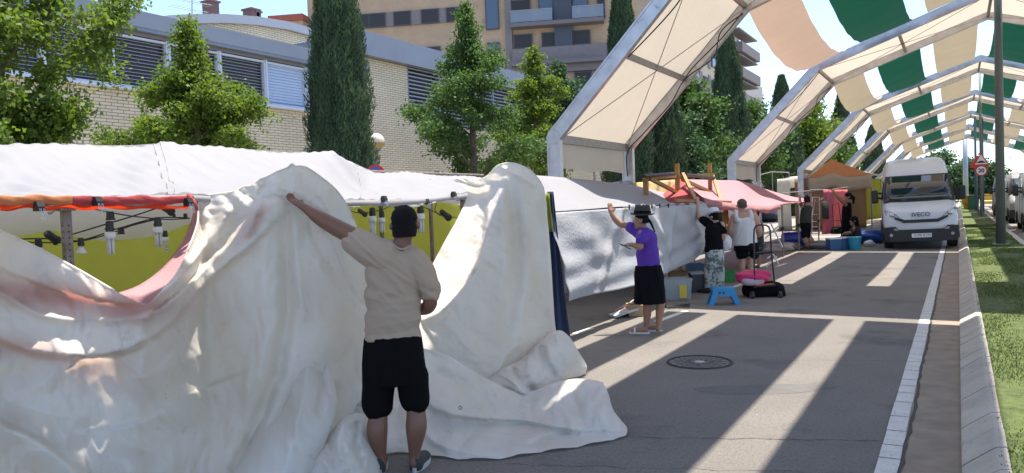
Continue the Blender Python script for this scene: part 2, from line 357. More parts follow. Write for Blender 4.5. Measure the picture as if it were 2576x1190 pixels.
for b in range(0, NA):
    ya = AY+(b-1)*PER+PD+.08; yb = AY+b*PER-.42
    if b == 0: ya = -1.5
    for i, (x0, x1, mt, cn, wh) in enumerate(SD):
        sag = (.62, .5, .4, .4, .5, .6)[i] if b else .3
        mm = mt; cc = cn
        if i == 0 and b <= 1: mm = peach; cc = 'peach'
        if b == 0: lab = f'{cc} shade cloth overhead {wh}, out of the picture'
        else: lab = f'{cc} shade cloth {wh} in the {OR[b-1]} gap between arches'
        strip(x0, x1, ya, yb, mm, 'shade_cloth', lab, sag, x1near=-2.42 if (b == 0 and i == 0) else None)
# ================================================================== buildings
br1 = brickmat('cream_brick', (.62, .53, .36), (.68, .585, .41), (.26, .20, .14), .34, .09, .011)
br2 = brickmat('tan_brick', (.45, .32, .21), (.48, .345, .225), (.34, .26, .18), .3, .1, .008)
fasc = mat('fascia_metal', (.205, .22, .255), .45, .3, var=.06, vs=1)
wfr = mat('window_frame', (.55, .60, .68), .5, var=.04)
darkg = mat('dark_interior', (.025, .027, .034), .35)
slat = mat('pale_slat', (.30, .32, .36), .5)
shut = mat('closed_shutter', (.42, .52, .68), .55, var=.04, vs=2)
X0 = -20.
r = thing('school_building', 'long cream brick building with grey metal fascia and a band of louvred windows', 'building', (X0, 10, 0))
YE = 23.2
m = MB(); m.box((X0-5, (YE-12)/2, 2.7), (10, YE+12, 5.4)); m.box((X0-5.2, (YE-12)/2, 6.3), (10, YE+12-.2, 1.8)); m.build('wall', br1, r)
m = MB(); m.box((X0-4.9, (YE-12)/2, 7.26), (10.5, YE+12, .55)); 
m.box((X0+.25, (YE-12)/2, 7.3), (.25, YE+12.1, .44)); m.build('fascia', fasc, r)
m = MB(); m.box((X0+.05, (YE-12)/2, 6.93), (.2, YE+12, .1)); m.build('soffit', mat('soffit', (.2, .19, .19), .7), r)
m = MB(); m.box((X0+.08, (YE-12)/2, 5.37), (.26, YE+12, .06)); m.build('sill', wfr, r)
ms = [-1.2, 1., 3.2, 5.2, 7.2, 9.2, 11.05, 12.9, 14.65, 16.45, 18.3, 20.15, 22.]
for a, b in zip(ms[:-1], ms[1:]):
    closed = (a in (18.3, 20.15)); fr = MB()
    fr.box((X0+.06, a, 6.13), (.16, .15, 1.5)); fr.box((X0+.10, a, 6.13), (.16, .05, 1.5)); fr.box((X0+.06, (a+b)/2, 6.82), (.14, b-a-.16, .06)); fr.box((X0+.06, (a+b)/2, 5.44), (.14, b-a-.16, .06))
    w = fr.build('window', wfr, r)
    m = MB(); m.box((X0-.06, (a+b)/2, 6.13), (.06, b-a-.14, 1.34)); m.build('pane', shut if closed else darkg, w)
    m = MB()
    for z in np.arange(5.56, 6.75, .098):
        if closed: m.box((X0+.0, (a+b)/2, z+.03), (.045, b-a-.16, .085))
        else: m.box((X0+.02, (a+b)/2, z), (.06, b-a-.16, .014))
    m.build('blind', shut if closed else slat, w)
# raised part with louvres
r = thing('brick_hall', 'taller cream brick hall with a long dark louvre band behind the cypress', 'building', (X0, 45, 0))
Ye = 95.; ys0, zl0, zl1 = 26.0, 5.45, 7.72
m = MB(); m.box((X0-6, (YE+.005+26.)/2, 3.87), (12.2, 26.-YE, 7.74)); m.box((X0-6, (26+Ye)/2, zl0/2), (12.2, Ye-26.004, zl0)); m.box((X0-6.15, (26+Ye)/2, 6.6), (11.9, Ye-26.02, 2.28)); m.build('wall', br1, r)
m = MB(); m.box((X0-6, (YE+Ye)/2, 8.2), (12.9, Ye-YE+.3, .9)); m.build('fascia', fasc, r)
m = MB()
for z in np.arange(zl0+.1, zl1-.02, .165): m.box((X0+.06, (26+Ye)/2, z), (.12, Ye-26.1, .045))
for y in np.arange(26.05, Ye, 2.3): m.box((X0+.03, y, 6.58), (.1, .1, 2.26))
m.build('louvre', slat, r)
m = MB(); m.box((X0-.16, (26+Ye)/2, 6.585), (.1, Ye-26.1, 2.2)); m.build('louvre_void', darkg, r)
# curved roof block behind
r = thing('vaulted_block', 'brick block with a shallow curved metal roof behind the school building', 'building', (-27, 22, 0))
ar = [onx(u, v, -26.) for u, v in ((330, 60), (370, 47), (420, 40), (480, 37), (560, 37), (640, 43), (720, 56), (790, 76), (860, 98))]
m = MB(); top = [(p[1], p[2]) for p in ar]
m.loft([[(x, y, z-.35) for y, z in top]+[(x, top[-1][0], 5.), (x, top[0][0], 5.)] for x in (-26, -36)]); m.build('wall', br1, r)
m = MB(); m.grid([[(x, y, z) for x in (-25.8, -36)] for y, z in top]+[[(x, y, z) for x in (-25.8, -36)] for y, z in [(top[-1][0], top[-1][1]-.001)]])
m.loft([[(x, y, z) for y, z in top]+[(x, y, z-.36) for y, z in top[::-1]] for x in (-25.8, -25.95)]); m.build('roof', mat('roof_metal', (.34, .35, .37), .5, .2), r)
for u, v, w, h in ((530, 20, .45, .5), (632, 34, .5, .3), (640, 40, .3, .3)):
    p = onx(u, v, -28.5); m = MB(); m.box((p[0], p[1], p[2]-.25), (.6, w, h+.5), bev=.03); m.box((p[0], p[1], p[2]+h/2), (.7, w+.1, .08)); m.build('chimney', mat('chimney_red', (.14, .08, .08), .8), r)
# antennas
for i, (u, v0, v1, lab) in enumerate(((285, -6, 24, 'thin roof antenna mast near the left end of the roof'), (483, -6, 36, 'wide comb shaped television antenna on the curved roof'))):
    b = onx(u, v1, -26.4); t = onx(u, v0, -26.4); r = thing('antenna', lab, 'antenna', b, 0, 'television antennas on the roof')
    m = MB(); m.cyl(b, t, .02, 6); m.build('mast', steel, r)
    m = MB(); hw = (.25, .95)[i]
    for q, zz in enumerate((.75, .25) if i else (.6, .8)):
        z = b[2]+(t[2]-b[2])*zz; m.cyl((b[0], b[1]-hw*(1-.2*q), z-.05), (b[0], b[1]+hw*(1-.2*q), z+.06), .012, 5)
        for s_ in np.linspace(-hw*.9, hw*.9, 9): m.cyl((b[0]-.25, b[1]+s_, z), (b[0]+.25, b[1]+s_, z), .007, 4)
    m.build('element', steel, r)
# tan apartment tower: facade plane nearly facing us
D0 = dep(1210, 60, 61.); g = np.array([.931, .364, 0]); nf = np.array([.364, -.931, 0])
def fac(u, v, off=0.):
    d = ray(u, v); t = ((D0+nf*off-np.array([0, 0, HC]))@nf)/(d@nf); return np.array([0, 0, HC])+d*t
gz = math.atan2(g[1], g[0])
L0 = fac(775, 60); R0 = fac(1655, 60); Wt = (R0-L0)@g; mid = (L0+R0)/2
r = thing('apartment_tower', 'tall tan brick apartment building with grey balconies behind the trees', 'apartment building', (mid[0], mid[1], 0), gz)
def fbox(mb, u0, u1, v0, v1, off, th):
    a = fac(u0, v1); b = fac(u1, v0); w = abs((b-a)@g); h = b[2]-a[2]; c = (a+b)/2+nf*(off-th/2); mb.box(c, (w, th, abs(h)), gz); return mb
m = MB(); c = mid-nf*6.; m.box((c[0], c[1], 13), (Wt, 12, 26), gz); m.build('wall', br2, r)
gw = mat('grey_band', (.20, .175, .17), .8, var=.05); gw2 = mat('slate_panel', (.055, .065, .085), .5); bal = mat('balcony_slab', (.17, .15, .15), .8); shd = mat('roller_shutter', (.028, .027, .03), .6, bump=.3, bs=9)
gl = mat('window_glass', (.06, .09, .13), .06, spec=.8); cur_ = mat('lace_curtain', (.5, .55, .6), .9)
m = MB(); fbox(m, 895, 1170, 15, 67, .05, .05)
b1 = m; 
# slanting bands follow the facade, so cut them by storey height instead
m = MB(); zb = fac(1030, 64)[2]; zt = fac(1030, 28)[2]
a = fac(897, 50); b = fac(1172, 35); c = (a+b)/2+nf*.06; m.box((c[0], c[1], (zb+zt)/2), (abs((b-a)@g), .12, zt-zb), gz); m.build('window_band', gw, r)
def win(u0, u1, zc0, zc1, mt=shd, frame=True, nm='window'):
    a = fac(u0, 60); b = fac(u1, 60); w = abs((b-a)@g); c = (a+b)/2; m = MB()
    zc = (zc0+zc1)/2; h = zc1-zc0
    for s_ in (-1, 1): p = c+g*s_*(w/2)+nf*.13; m.box((p[0], p[1], zc), (.08, .1, h), gz)
    for z in (zc0, zc1): p = c+nf*.13; m.box((p[0], p[1], z), (w+.1, .12, .08), gz)
    o = m.build(nm, gw2, r); m = MB(); p = c+nf*.1; m.box((p[0], p[1], zc), (w-.04, .12, h-.04), gz); m.build('pane', mt, o)
for u0, u1 in ((902, 930), (931, 971), (993, 1034), (1062, 1105), (1125, 1167)): win(u0, u1, zb+.03, zt-.03)
win(1224, 1255, zb-.8, zt+1.15, gl); win(1226, 1254, zb-5.4, zb-1.9, gl)
for dz in (3., 6.): 
    for u0, u1 in ((905, 945), (993, 1034), (1062, 1105), (1125, 1167)): win(u0, u1, zb+.03-dz, zt-.03-dz)
def band(u0, u1, z0, z1, off, th, mt, nm):
    a = fac(u0, 60); b = fac(u1, 60); c = (a+b)/2+nf*(off-th/2); m = MB(); m.box((c[0], c[1], (z0+z1)/2), (abs((b-a)@g), th, z1-z0), gz); return m.build(nm, mt, r)
zA = fac(1340, 110)[2]; 
band(1272, 1288, zA-12, zA+8, .25, .3, gw, 'pilaster')
for k in (-2, -1, 0, 1):
    z0 = zA+k*3.
    if k != -1: pass
    band(1288, 1520, z0-.0+1.15, z0+1.45, 1.1, 1.25, bal, 'balcony')      # slab
    if k >= 0:
        for u0, u1 in ((1290, 1335), (1358, 1393), (1443, 1480), (1505, 1522)): win(u0, u1, z0+1.6, z0+3.4, gl if u0 in (1358, 1443) else shd, nm='balcony_door')
        o = band(1290, 1393, z0+1.5, z0+2.35, 1.05, .03, mat('balcony_glass', (.28, .33, .4), .15, alpha=.55), 'balustrade'); o = band(1442, 1520, z0+1.5, z0+2.35, 1.05, .03, mat('balcony_glass', (0, 0, 0)), 'balustrade')
        band(1290, 1393, z0+2.35, z0+2.42, 1.07, .06, steel, 'handrail'); band(1442, 1520, z0+2.35, z0+2.42, 1.07, .06, steel, 'handrail')
for u0, u1 in ((1293, 1337), (1363, 1397), (1442, 1483)): win(u0, u1, zA-.3, zA+.72)
band(1288, 1660, zA-2.4, zA-.42, .5, .6, gw, 'parapet_band')
band(1395, 1440, zA-.4, zA+9, .4, .45, gw2, 'slate_column')
for k in (1, 2, 3):
    band(1288, 1660, zA-2.4-3*k, zA-1.4-3*k, .5, .6, gw, 'parapet_band')
    for u0, u1 in ((1300, 1340), (1363, 1400), (1442, 1483), (1550, 1600)): win(u0, u1, zA-.9-3*k, zA+.5-3*k)
# red roof strip left of the tower
a = fac(690, 46); b = fac(776, 42)
r = thing('red_roof_house', 'low house with a dark red roof beside the tan tower', 'house', (a[0], a[1], 0), gz)
c = (a+b)/2-nf*2; m = MB(); m.box((c[0], c[1], (a[2]-.6)/2), (abs((b-a)@g)-.2, 6, a[2]-.6), gz); m.build('wall', br2, r); m = MB(); m.box((c[0], c[1], a[2]-.35), (abs((b-a)@g), 6.4, .5), gz); m.build('roof', mat('red_tile', (.33, .09, .06), .8, bump=.4, bs=8), r)
# second apartment building along the street
XB = -24.; r = thing('corner_apartments', 'beige and grey apartment block with stepped balconies behind the cypresses', 'apartment building', (XB, 95, 0))
cream = mat('beige_render', (.58, .49, .37), .9, var=.06, vs=.6); 
y0, y1 = onx(1690, 250, XB)[1], onx(1872, 120, XB)[1]; zt = onx(1870, 112, XB)[2]
m = MB(); m.box((XB-7, (y0+y1)/2, zt/2), (14, y1-y0, zt)); m.build('wall', cream, r)
m = MB(); m.box((XB-7, (y0+y1)/2, zt+.5), (13, y1-y0-1, .9)); m.build('parapet_band', gw, r)
yb_ = onx(1937, 200, XB)[1]
m = MB(); m.box((XB-5.6, y1+(yb_-y1)/2, (zt-3.6)/2), (9, yb_-y1-.1, zt-3.6)); m.build('rear_wing', mat('grey_render', (.42, .39, .36), .9), r)
fh = 3.05
nfl = int(zt//fh)
for k in range(nfl):
    z = zt-fh*(k+1)+.5
    m = MB(); m.box((XB+1.0, y1-5.2, z+.55), (2.2, 9.5, 1.15)); m.box((XB+1.0, y1-5.2, z+2.72), (1.6, 9.4, .18)); m.build('balcony', gw, r)
    m = MB(); m.box((XB+.8, y0+5, z+.45), (1.4, 7, .95)); m.build('balcony', gw, r)
    for yy in np.arange(y0+1.6, y1-1, 3.4):
        m = MB(); m.box((XB+.05, yy, z+1.35), (.14, 1.7, 1.6)); w = m.build('window', gw2, r)
        m = MB(); m.box((XB+.1, yy, z+1.35), (.1, 1.45, 1.4)); m.build('pane', gl if (k+int(yy)) % 3 else shd, w)
        m = MB(); m.box((XB+.03, yy+1.6, z+1.35), (.12, 1.0, 2.3)); m.build('grey_panel', gw, r)
p = onx(1822, 92, XB-3); m = MB()
for s_ in (0, .6): m.tube(crv([(p[0], p[1]+s_, p[2]-1.5), (p[0], p[1]+s_, p[2]+.4), (p[0]-.8, p[1]+s_, p[2]+.7), (p[0]-1, p[1]+s_, p[2]-1.)], 14), .06, 5)
m.build('roof_ladder', steel, r)
from mathutils import noise as mn
# ================================================================== trees
barkm = mat('bark', (.13, .10, .075), .95, var=.3, vs=12, bump=.8, bs=30)
leafA = mat('leaf_yellow_green', (.075, .13, .012), .7, trans=.3, tcol=(.24, .36, .02), isl=.3)
leafB = mat('leaf_green', (.045, .095, .018), .7, trans=.28, tcol=(.13, .26, .035), isl=.3)
leafC = mat('leaf_blue_green', (.03, .07, .026), .7, trans=.25, tcol=(.08, .18, .045), isl=.3)
cypm = mat('cypress_foliage', (.05, .09, .042), .85, var=.3, vs=2.5, isl=.3, trans=.15, tcol=(.1, .17, .05))
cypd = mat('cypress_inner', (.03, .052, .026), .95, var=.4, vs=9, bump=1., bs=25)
def rdir(n, up=0.):
    d = RNG.normal(size=(n, 3)); d[:, 2] += up; return d/np.linalg.norm(d, axis=1)[:, None]
def tree(name, label, base, H, zb, rad, leaf, nl, seed, kind='tree', lean=(0, 0), lv=13, size=.07, spike=.16, group='broadleaved street trees', extra=()):
    """trunk with a leader, curved limbs in storeys, leaf clusters along each limb"""
    rng = np.random.default_rng(seed); base = np.array(base, float)
    r = thing(name, label, kind, base, rng.random()*0, group)
    top = base+np.array([lean[0], lean[1], H]); m = MB()
    tp = [base+(top-base)*t+np.array([.05*math.sin(5*t+seed), .05*math.cos(4*t+seed), 0]) for t in np.linspace(0, 1, 9)]
    m.tube(tp, [.10*(1-.88*t)*H/5+.008 for t in np.linspace(0, 1, 9)], 8); limbs = []
    for i in range(lv):
        f = (i+.5)/lv; z = zb+(H*.97-zb)*f
        Rm = rad(f)
        for k in range(4 if f < .75 else 3):
            a = rng.random()*6.28+i*2.4+k*1.7; L_ = Rm*rng.uniform(.55, 1.15)
            p0 = base+(top-base)*(z/H); rise = rng.uniform(.15, .55)*L_+(.25 if f > .8 else 0)
            p2 = p0+np.array([math.cos(a)*L_, math.sin(a)*L_, rise]); p1 = p0+(p2-p0)*.5+np.array([0, 0, .12*L_+rng.normal(0, .05)])
            c = crv([p0, p1, p2], 7); m.tube(c, [.028*(1-.8*t)*(1.2-f) for t in np.linspace(0, 1, 7)], 5); limbs.append((c, L_))
            if L_ > .6:
                for _ in range(2):
                    q0 = c[rng.integers(2, 5)]; aa = a+rng.uniform(-1, 1); q1 = q0+np.array([math.cos(aa), math.sin(aa), .4])*L_*.4
                    cc = crv([q0, (q0+q1)/2+[0, 0, .04], q1], 5); m.tube(cc, [.012*(1-.8*t) for t in np.linspace(0, 1, 5)], 4); limbs.append((cc, L_*.5))
    for z0_, vec in extra:
        p0 = base+np.array([0, 0, z0_]); p2 = p0+np.array(vec); c = crv([p0, (p0+p2)/2+np.array([.1, 0, -.12]), p2], 12); m.tube(c, [.035*(1-.8*t) for t in np.linspace(0, 1, 12)], 5)
        limbs.append((c, float(np.linalg.norm(vec))*1.6))
        for q in range(6):
            a0 = c[4+q]; vv = rng.normal(0, .3, 3)+np.array(vec)*.08; cc = crv([a0, a0+vv*.6, a0+vv], 5); limbs.append((cc, .55)); m.tube(cc, [.012]*5, 4)
    m.build('trunk', barkm, r)
    tot = sum(l for _, l in limbs); Ps = []; 
    for c, l in limbs:
        n = int(nl*l/tot)+4; t = np.clip(rng.beta(2.2, 1.1, n), 0, .999)*(len(c)-1); i = t.astype(int); f = (t-i)[:, None]
        P = c[i]*(1-f)+c[i+1]*f; P = P+rng.normal(0, 1, (n, 3))*np.array([spike, spike, spike*.75])*(.5+.6*min(1, l)); Ps.append(P)
    n = nl//9; tt = rng.random(n)**.7; P = base+(top-base)*(1-tt[:, None]*.28)+rng.normal(0, .11, (n, 3))*(0.6+1.6*tt[:, None]); Ps.append(P)
    P = np.concatenate(Ps); n = len(P); D = rng.normal(size=(n, 3)); D[:, 2] -= .5; D /= np.linalg.norm(D, axis=1)[:, None]
    U = np.cross(D, rng.normal(size=(n, 3))); U /= np.linalg.norm(U, axis=1)[:, None]
    P = P-base
    leafmesh('crown', P, D, U, rng.uniform(.7, 1.2, n)*size, rng.uniform(.7, 1.2, n)*size, leaf, r)
    return r
def gcone(a, b, p=.8): return lambda f: a*(1-f)**p*(1 if f > .12 else .6+f*3)+b
XT = -11.5
tree('maple_tree', 'yellow green tree cut off by the left edge above the white roof', (XT+1.4, 4.75, .12), 5.6, 1.7, lambda f: .85*(1-f)**.4+.15, leafA, 30000, 3, lean=(.1, -.1), size=.05, spike=.11, extra=[(2.6, (.5, 1.75, 2.0)), (2.2, (.5, 1.0, .9)), (2.9, (.3, 1.0, 2.2))])
tree('maple_tree', 'bushy yellow green tree with a round spire top under the school windows', (XT, 8.9, .12), 4.95, 2.2, lambda f: (1.3 if f < .42 else 1.3*max(0, 1-(f-.42)/.33)**.8)*(.8+.2*math.sin(9*f))+.16, leafA, 40000, 11, size=.048, lv=13, spike=.12)
tree('ginkgo_tree', 'tall spire shaped green tree to the right of the big cypress', (XT, 17.75, .12), 7.15, 1.5, gcone(2.35, .12, .95), leafB, 30000, 5, size=.06, lv=17, spike=.12)
tree('ginkgo_tree', 'yellow green tree between the spire shaped tree and the first arch', (XT, 21.6, .12), 6.6, 2., gcone(1.6, .12, .8), leafA, 17000, 8, size=.066, lv=14, spike=.13)
tree('ginkgo_tree', 'slim blue green tree top showing left of the arch cover before the tower', (XT-1.5, 26.6, .12), 7.0, 3., gcone(1.5, .25, .7), leafC, 9000, 15, size=.09, lv=12)
tree('ginkgo_tree', 'green tree between the first and second arch beside the beige flats', (XT, 37.5, .12), 7.3, 2., gcone(2.3, .4, .6), leafB, 13000, 21, size=.13, lv=14, spike=.25)
tree('ginkgo_tree', 'lower green tree close behind the wooden stall frame under the first arch', (XT+.6, 34.2, .12), 5.2, 1., gcone(1.6, .5, .5), leafC, 9000, 22, size=.12, lv=12, spike=.25)
tree('maple_tree', 'bright tree left of the third arch above the metal frame', (XT, 51.5, .12), 7.6, 2.5, gcone(2.2, .5, .5), leafB, 9000, 25, size=.15, lv=12, spike=.3)
tree('maple_tree', 'bright tree between second and third arch against the sky', (XT, 68, .12), 9.3, 2.5, gcone(3.2, .6, .5), leafA, 10000, 26, size=.2, lv=13, spike=.4)
tree('maple_tree', 'far green tree under the third arch rafter', (XT, 80, .12), 8.6, 2.5, gcone(3., .6, .5), leafB, 8000, 27, size=.22, lv=12, spike=.4)
def cypress(label, base, H, R, nt_, seed, lf=.075):
    rng = np.random.default_rng(seed); base = np.array(base, float)
    r = thing('cypress_tree', label, 'cypress', base, 0, 'cypress trees along the street')
    pr = lambda f: R*np.clip(np.minimum((.55+.45*np.minimum(f/.25, 1)), ((1-f)/.62)**.72), 0, 1)
    m = MB(); m.tube([base, base+[0, 0, H*.9]], [.13*R/.7, .02], 8); m.build('trunk', barkm, r)
    def cr(a, f):       # clumpy column: flame shaped lobes
        z = f*H; q = Vector((math.cos(a)*1.7+seed, math.sin(a)*1.7, z*.75/(R/.7)**.5)); n_ = 1-abs(mn.noise(q))*2.4; n2 = 1-abs(mn.noise(q*2.7))*2.2
        return float(pr(f))*(.86+.20*n_+.10*n2)
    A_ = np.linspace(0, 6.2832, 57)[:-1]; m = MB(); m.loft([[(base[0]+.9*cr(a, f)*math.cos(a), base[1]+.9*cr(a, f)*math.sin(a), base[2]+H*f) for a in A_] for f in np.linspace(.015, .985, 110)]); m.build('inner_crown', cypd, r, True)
    n = nt_*52; f = rng.random(n)**.92*.975+.01; a = rng.random(n)*6.2832; rr = np.array([cr(x, y) for x, y in zip(a, f)])*rng.uniform(.86, 1.05, n)+.02
    P = np.c_[rr*np.cos(a), rr*np.sin(a), f*H]; D = np.c_[np.cos(a)*.42, np.sin(a)*.42, np.ones(n)]+rng.normal(0, .24, (n, 3)); D /= np.linalg.norm(D, axis=1)[:, None]
    O2 = np.c_[-np.sin(a), np.cos(a), 0*a]+rng.normal(0, .5, (n, 3)); U = np.cross(D, np.cross(D, O2)); U /= np.linalg.norm(U, axis=1)[:, None]
    leafmesh('crown', P, D, U, rng.uniform(.7, 1.5, n)*lf, rng.uniform(.3, .55, n)*lf, cypm, r)
    return r
cypress('large dark cypress rising in front of the school building', (XT, 12.6, .12), 8.9, .70, 640, 1, .06)
cypress('dark cypress left of the first arch, before the tan tower', (XT, 29.2, .12), 11.2, .92, 620, 2, .1)
cypress('dark cypress seen low between the two frames of the first arch', (XT+.3, 32.5, .12), 9., 1.05, 420, 3, .11)
cypress('tall cypress standing free between the first and second arch', (XT, 45.5, .12), 11.9, 1.3, 560, 4, .13)
cypress('cypress behind the rafter of the second arch', (XT, 61.5, .12), 10.9, 1.45, 400, 5, .17)
cypress('slim cypress behind the third arch against the sky', (XT, 96, .12), 13.4, 1.7, 380, 6, .24)
cypress('distant small cypress left of the white van roof', (XT, 134, .12), 12.4, 2., 300, 7, .32)
# far planting beyond the road end
tree('round_tree', 'dark round tree far beyond the arches, right of the van', (-3.4, 150, 0), 8., 2., lambda f: 3.2*math.sin(math.pi*min(1, f+.1))**.5+.3, leafC, 5000, 31, size=.4, lv=8, spike=.7, group='trees beyond the end of the road')
tree('round_tree', 'low grey green tree behind the grey mast beyond the arches', (1.5, 132, 0), 5.6, .8, lambda f: 4.*math.sin(math.pi*min(1, f+.15))**.5+.3, leafC, 7000, 32, size=.35, lv=7, spike=.7, group='trees beyond the end of the road')
n = 9000; xx = RNG.uniform(-30, 60, n); zz = RNG.random(n)**1.5*(2.6+1.4*np.sin(xx*.5)+.8*np.sin(xx*1.7)); P = np.c_[xx, RNG.normal(175, 2, n), zz]
D = rdir(n); U = np.cross(D, rdir(n)); U /= np.linalg.norm(U, axis=1)[:, None]
struct(leafmesh('distant_hedge', P, D, U, np.full(n, .7), np.full(n, .6), leafC), 'stuff')
m = MB(); m.grid([[(2., 75, .06), (40, 75, .06)], [(2., 150, .06), (40, 150, .06)]]); 
m = MB(); m.grid([[(-3, 118, .03), (30, 118, .03)], [(-3, 128, .03), (30, 128, .03)]]); struct(m.build('verge', mat('green_verge', (.14, .19, .04), .9, var=.3, vs=2)))
# ------------------------------------------------------------------ poles, lamps, signs
polem = mat('pole_paint', (.13, .15, .135), .5, .2, var=.08, vs=4); polg = mat('grey_pole', (.30, .33, .38), .5, .4)
def pole(label, x, y, r0, r1, h, mt=polem, z0=.11, name='median_pole', plate=True):
    r = thing(name, label, 'pole', (x, y, z0), 0, 'tall poles on the median')
    m = MB(); m.tube([(x, y, z0), (x, y, z0+h)], [r0, r1], 14); m.build('shaft', mt, r, True)
    if plate:
        m = MB(); m.box((x, y, z0+.015), (r0*3.2, r0*3.2, .03))
        for sx in (-1, 1):
            for sy in (-1, 1): m.cyl((x+sx*r0*1.3, y+sy*r0*1.3, z0), (x+sx*r0*1.3, y+sy*r0*1.3, z0+.08), .015, 6)
        m.build('base_plate', steel, r)
    return r
pole('thick grey green pole nearest the camera on the grass median', 1.05, 26.0, .125, .085, 10.5)
pb = onz(2470, 545, .12)
rs = pole('slim pole behind the road signs on the median', pb[0], pb[1]+.3, .085, .07, 8.5)
pole('thick pale grey mast beyond the signs, right of the van', onz(2432, 512, .1)[0], onz(2432, 512, .1)[1]+12, .36, .30, 9.3, polg)
pole('thin blue pole just right of the pale grey mast', onz(2441, 515, .1)[0], 69., .09, .08, 7.2, mat('blue_pole', (.05, .13, .22), .5))
pole('second thin blue pole close behind the road signs', onz(2449, 515, .1)[0], 63., .10, .09, 7.2, mat('blue_pole', (0, 0, 0)))
# sign post with two plates
redp = mat('sign_red', (.55, .03, .035), .4); whp = mat('sign_white', (.78, .77, .76), .4); blp = mat('sign_black', (.015, .015, .018), .5)
sx, sy = pb[0], pb[1]-.05; r = thing('road_sign', 'sign post with a red triangle hump warning above a round 20 limit', 'road sign', (sx, sy, .11))
m = MB(); m.cyl((sx, sy, .11), (sx, sy, 5.55), .04, 10); m.build('post', polem, r)
a = ony(2470, 383, sy)[2]; b = ony(2470, 416, sy)[2]; cz = ony(2470, 433, sy)[2]; hw = abs(ony(2491, 416, sy)[0]-ony(2449, 416, sy)[0])/2
def tri(s, y, th, mt, nm, par):
    c = b+(a-b)/3; P = [(sx+x*s, y, c+(z-c)*s) for x, z in ((-hw, b), (hw, b), (0, a))]
    m = MB(); m.poly(P, th, (0, 1, 0)); return m.build(nm, mt, par)
o = tri(1, sy-.08, .02, redp, 'warning_triangle', r); tri(.74, sy-.084, .003, whp, 'face', o)
m = MB(); c = b+(a-b)*.18; m.poly([(sx+x, sy-.088, c+z) for x, z in ((-.26*hw/.45, 0), (.26*hw/.45, 0), (.26*hw/.45, .05), (.15*hw/.45, .07), (.1*hw/.45, .13), (-.1*hw/.45, .13), (-.15*hw/.45, .07), (-.26*hw/.45, .05))], .003, (0, 1, 0)); m.build('hump_symbol', blp, o)
R_ = hw*.78; cz = b-R_*.95
m = MB(); m.cyl((sx, sy-.06, cz), (sx, sy-.08, cz), R_, 32); o = m.build('speed_disc', redp, r)
m = MB(); m.cyl((sx, sy-.08, cz), (sx, sy-.084, cz), R_*.76, 32); m.build('face', whp, o)
def text(body, size, loc, rot, m_, parent, name='lettering', ext=.002, bold=0.):
    cu = bpy.data.curves.new('t', 'FONT'); cu.body = body; cu.size = size; cu.align_x = 'CENTER'; cu.align_y = 'CENTER'; cu.extrude = ext; cu.offset = bold
    t = bpy.data.objects.new('t', cu); COL.objects.link(t); bpy.context.view_layer.update()
    me = bpy.data.meshes.new_from_object(t.evaluated_get(bpy.context.evaluated_depsgraph_get())); bpy.data.objects.remove(t)
    M = Matrix.Translation(V(loc)) @ rot.to_4x4()
    if parent.name in WM: M = WM[parent.name].inverted() @ M
    me.transform(M); me.materials.clear(); me.materials.append(m_); o = bpy.data.objects.new(name, me); COL.objects.link(o); o.parent = parent; return o
RX = Matrix.Rotation(math.radians(90), 3, 'X')
text('20', R_*.95, (sx, sy-.087, cz), RX, blp, o, bold=R_*.035)
# second sign a little behind, back side partly visible
r = thing('road_sign', 'second triangular sign half hidden behind the hump warning sign', 'road sign', (sx-.25, sy+5, .11))
P = [(sx-.1+x, sy+5, z) for x, z in ((-.45, b), (.45, b), (0, b+.8))]; m = MB(); m.poly(P, .02, (0, 1, 0)); m.build('plate', redp, r); m = MB(); m.cyl((sx-.1, sy+5.06, .11), (sx-.1, sy+5.06, b+.5), .04, 8); m.build('post', polem, r)
# street lamps with globes on the pavement
glassg = mat('lamp_globe', (.80, .76, .66), .25, trans=.3); brass = mat('lamp_shade_ochre', (.42, .30, .10), .4)
def lamp(label, u, v, X=-11.2):
    c = onx(u, v, X); r = thing('street_lamp', label, 'street lamp', (c[0], c[1], .12), 0, 'globe street lamps')
    m = MB(); m.tube([(c[0], c[1], .12), (c[0], c[1], c[2]-.2)], [.06, .035], 10); m.build('post', steel, r)
    m = MB(); m.cyl((c[0], c[1], c[2]-.24), (c[0], c[1], c[2]-.17), .09, 12, .12); m.build('collar', steel, r)
    m = MB(); m.ball(c, .2, 18, 12); m.build('globe', glassg, r, True)
    m = MB(); rings = [[(c[0]+.207*math.sin(t)*math.cos(a), c[1]+.207*math.sin(t)*math.sin(a), c[2]+.207*math.cos(t)) for a in np.linspace(0, 6.283, 19)[:-1]] for t in np.linspace(1.75, 2.7, 6)]; m.loft(rings, False); m.build('lamp_shade', brass, r, True)
lamp('globe street lamp right of the big cypress', 947, 356, -12.2); lamp('globe street lamp seen under the near side of the first arch', 1494, 404)
# no stopping sign peeking over the white roof
c = onx(946, 437, -10.5); r = thing('parking_sign', 'round red and blue no parking sign just above the white roof', 'road sign', (c[0], c[1], .12))
nrm = Vector((.5, -.86, 0)); 
m = MB(); m.cyl(V(c)+nrm*.02, V(c)-nrm*.01, .19, 28); o = m.build('disc', redp, r); m = MB(); m.cyl(V(c)+nrm*.02, V(c)+nrm*.026, .14, 28); m.build('face', mat('sign_blue', (.03, .1, .5), .4), o)
sd = nrm.cross(Vector((0, 0, 1))); m = MB(); m.bar(V(c)+nrm*.028-sd*.1+Vector((0, 0, .1)), V(c)+nrm*.028+sd*.1-Vector((0, 0, .1)), .05, .006, up=nrm); m.build('red_bar', redp, o)
m = MB(); m.cyl((c[0]-nrm.x*.04, c[1]-nrm.y*.04, .12), (c[0]-nrm.x*.04, c[1]-nrm.y*.04, c[2]+.1), .03, 8); m.build('post', steel, r)
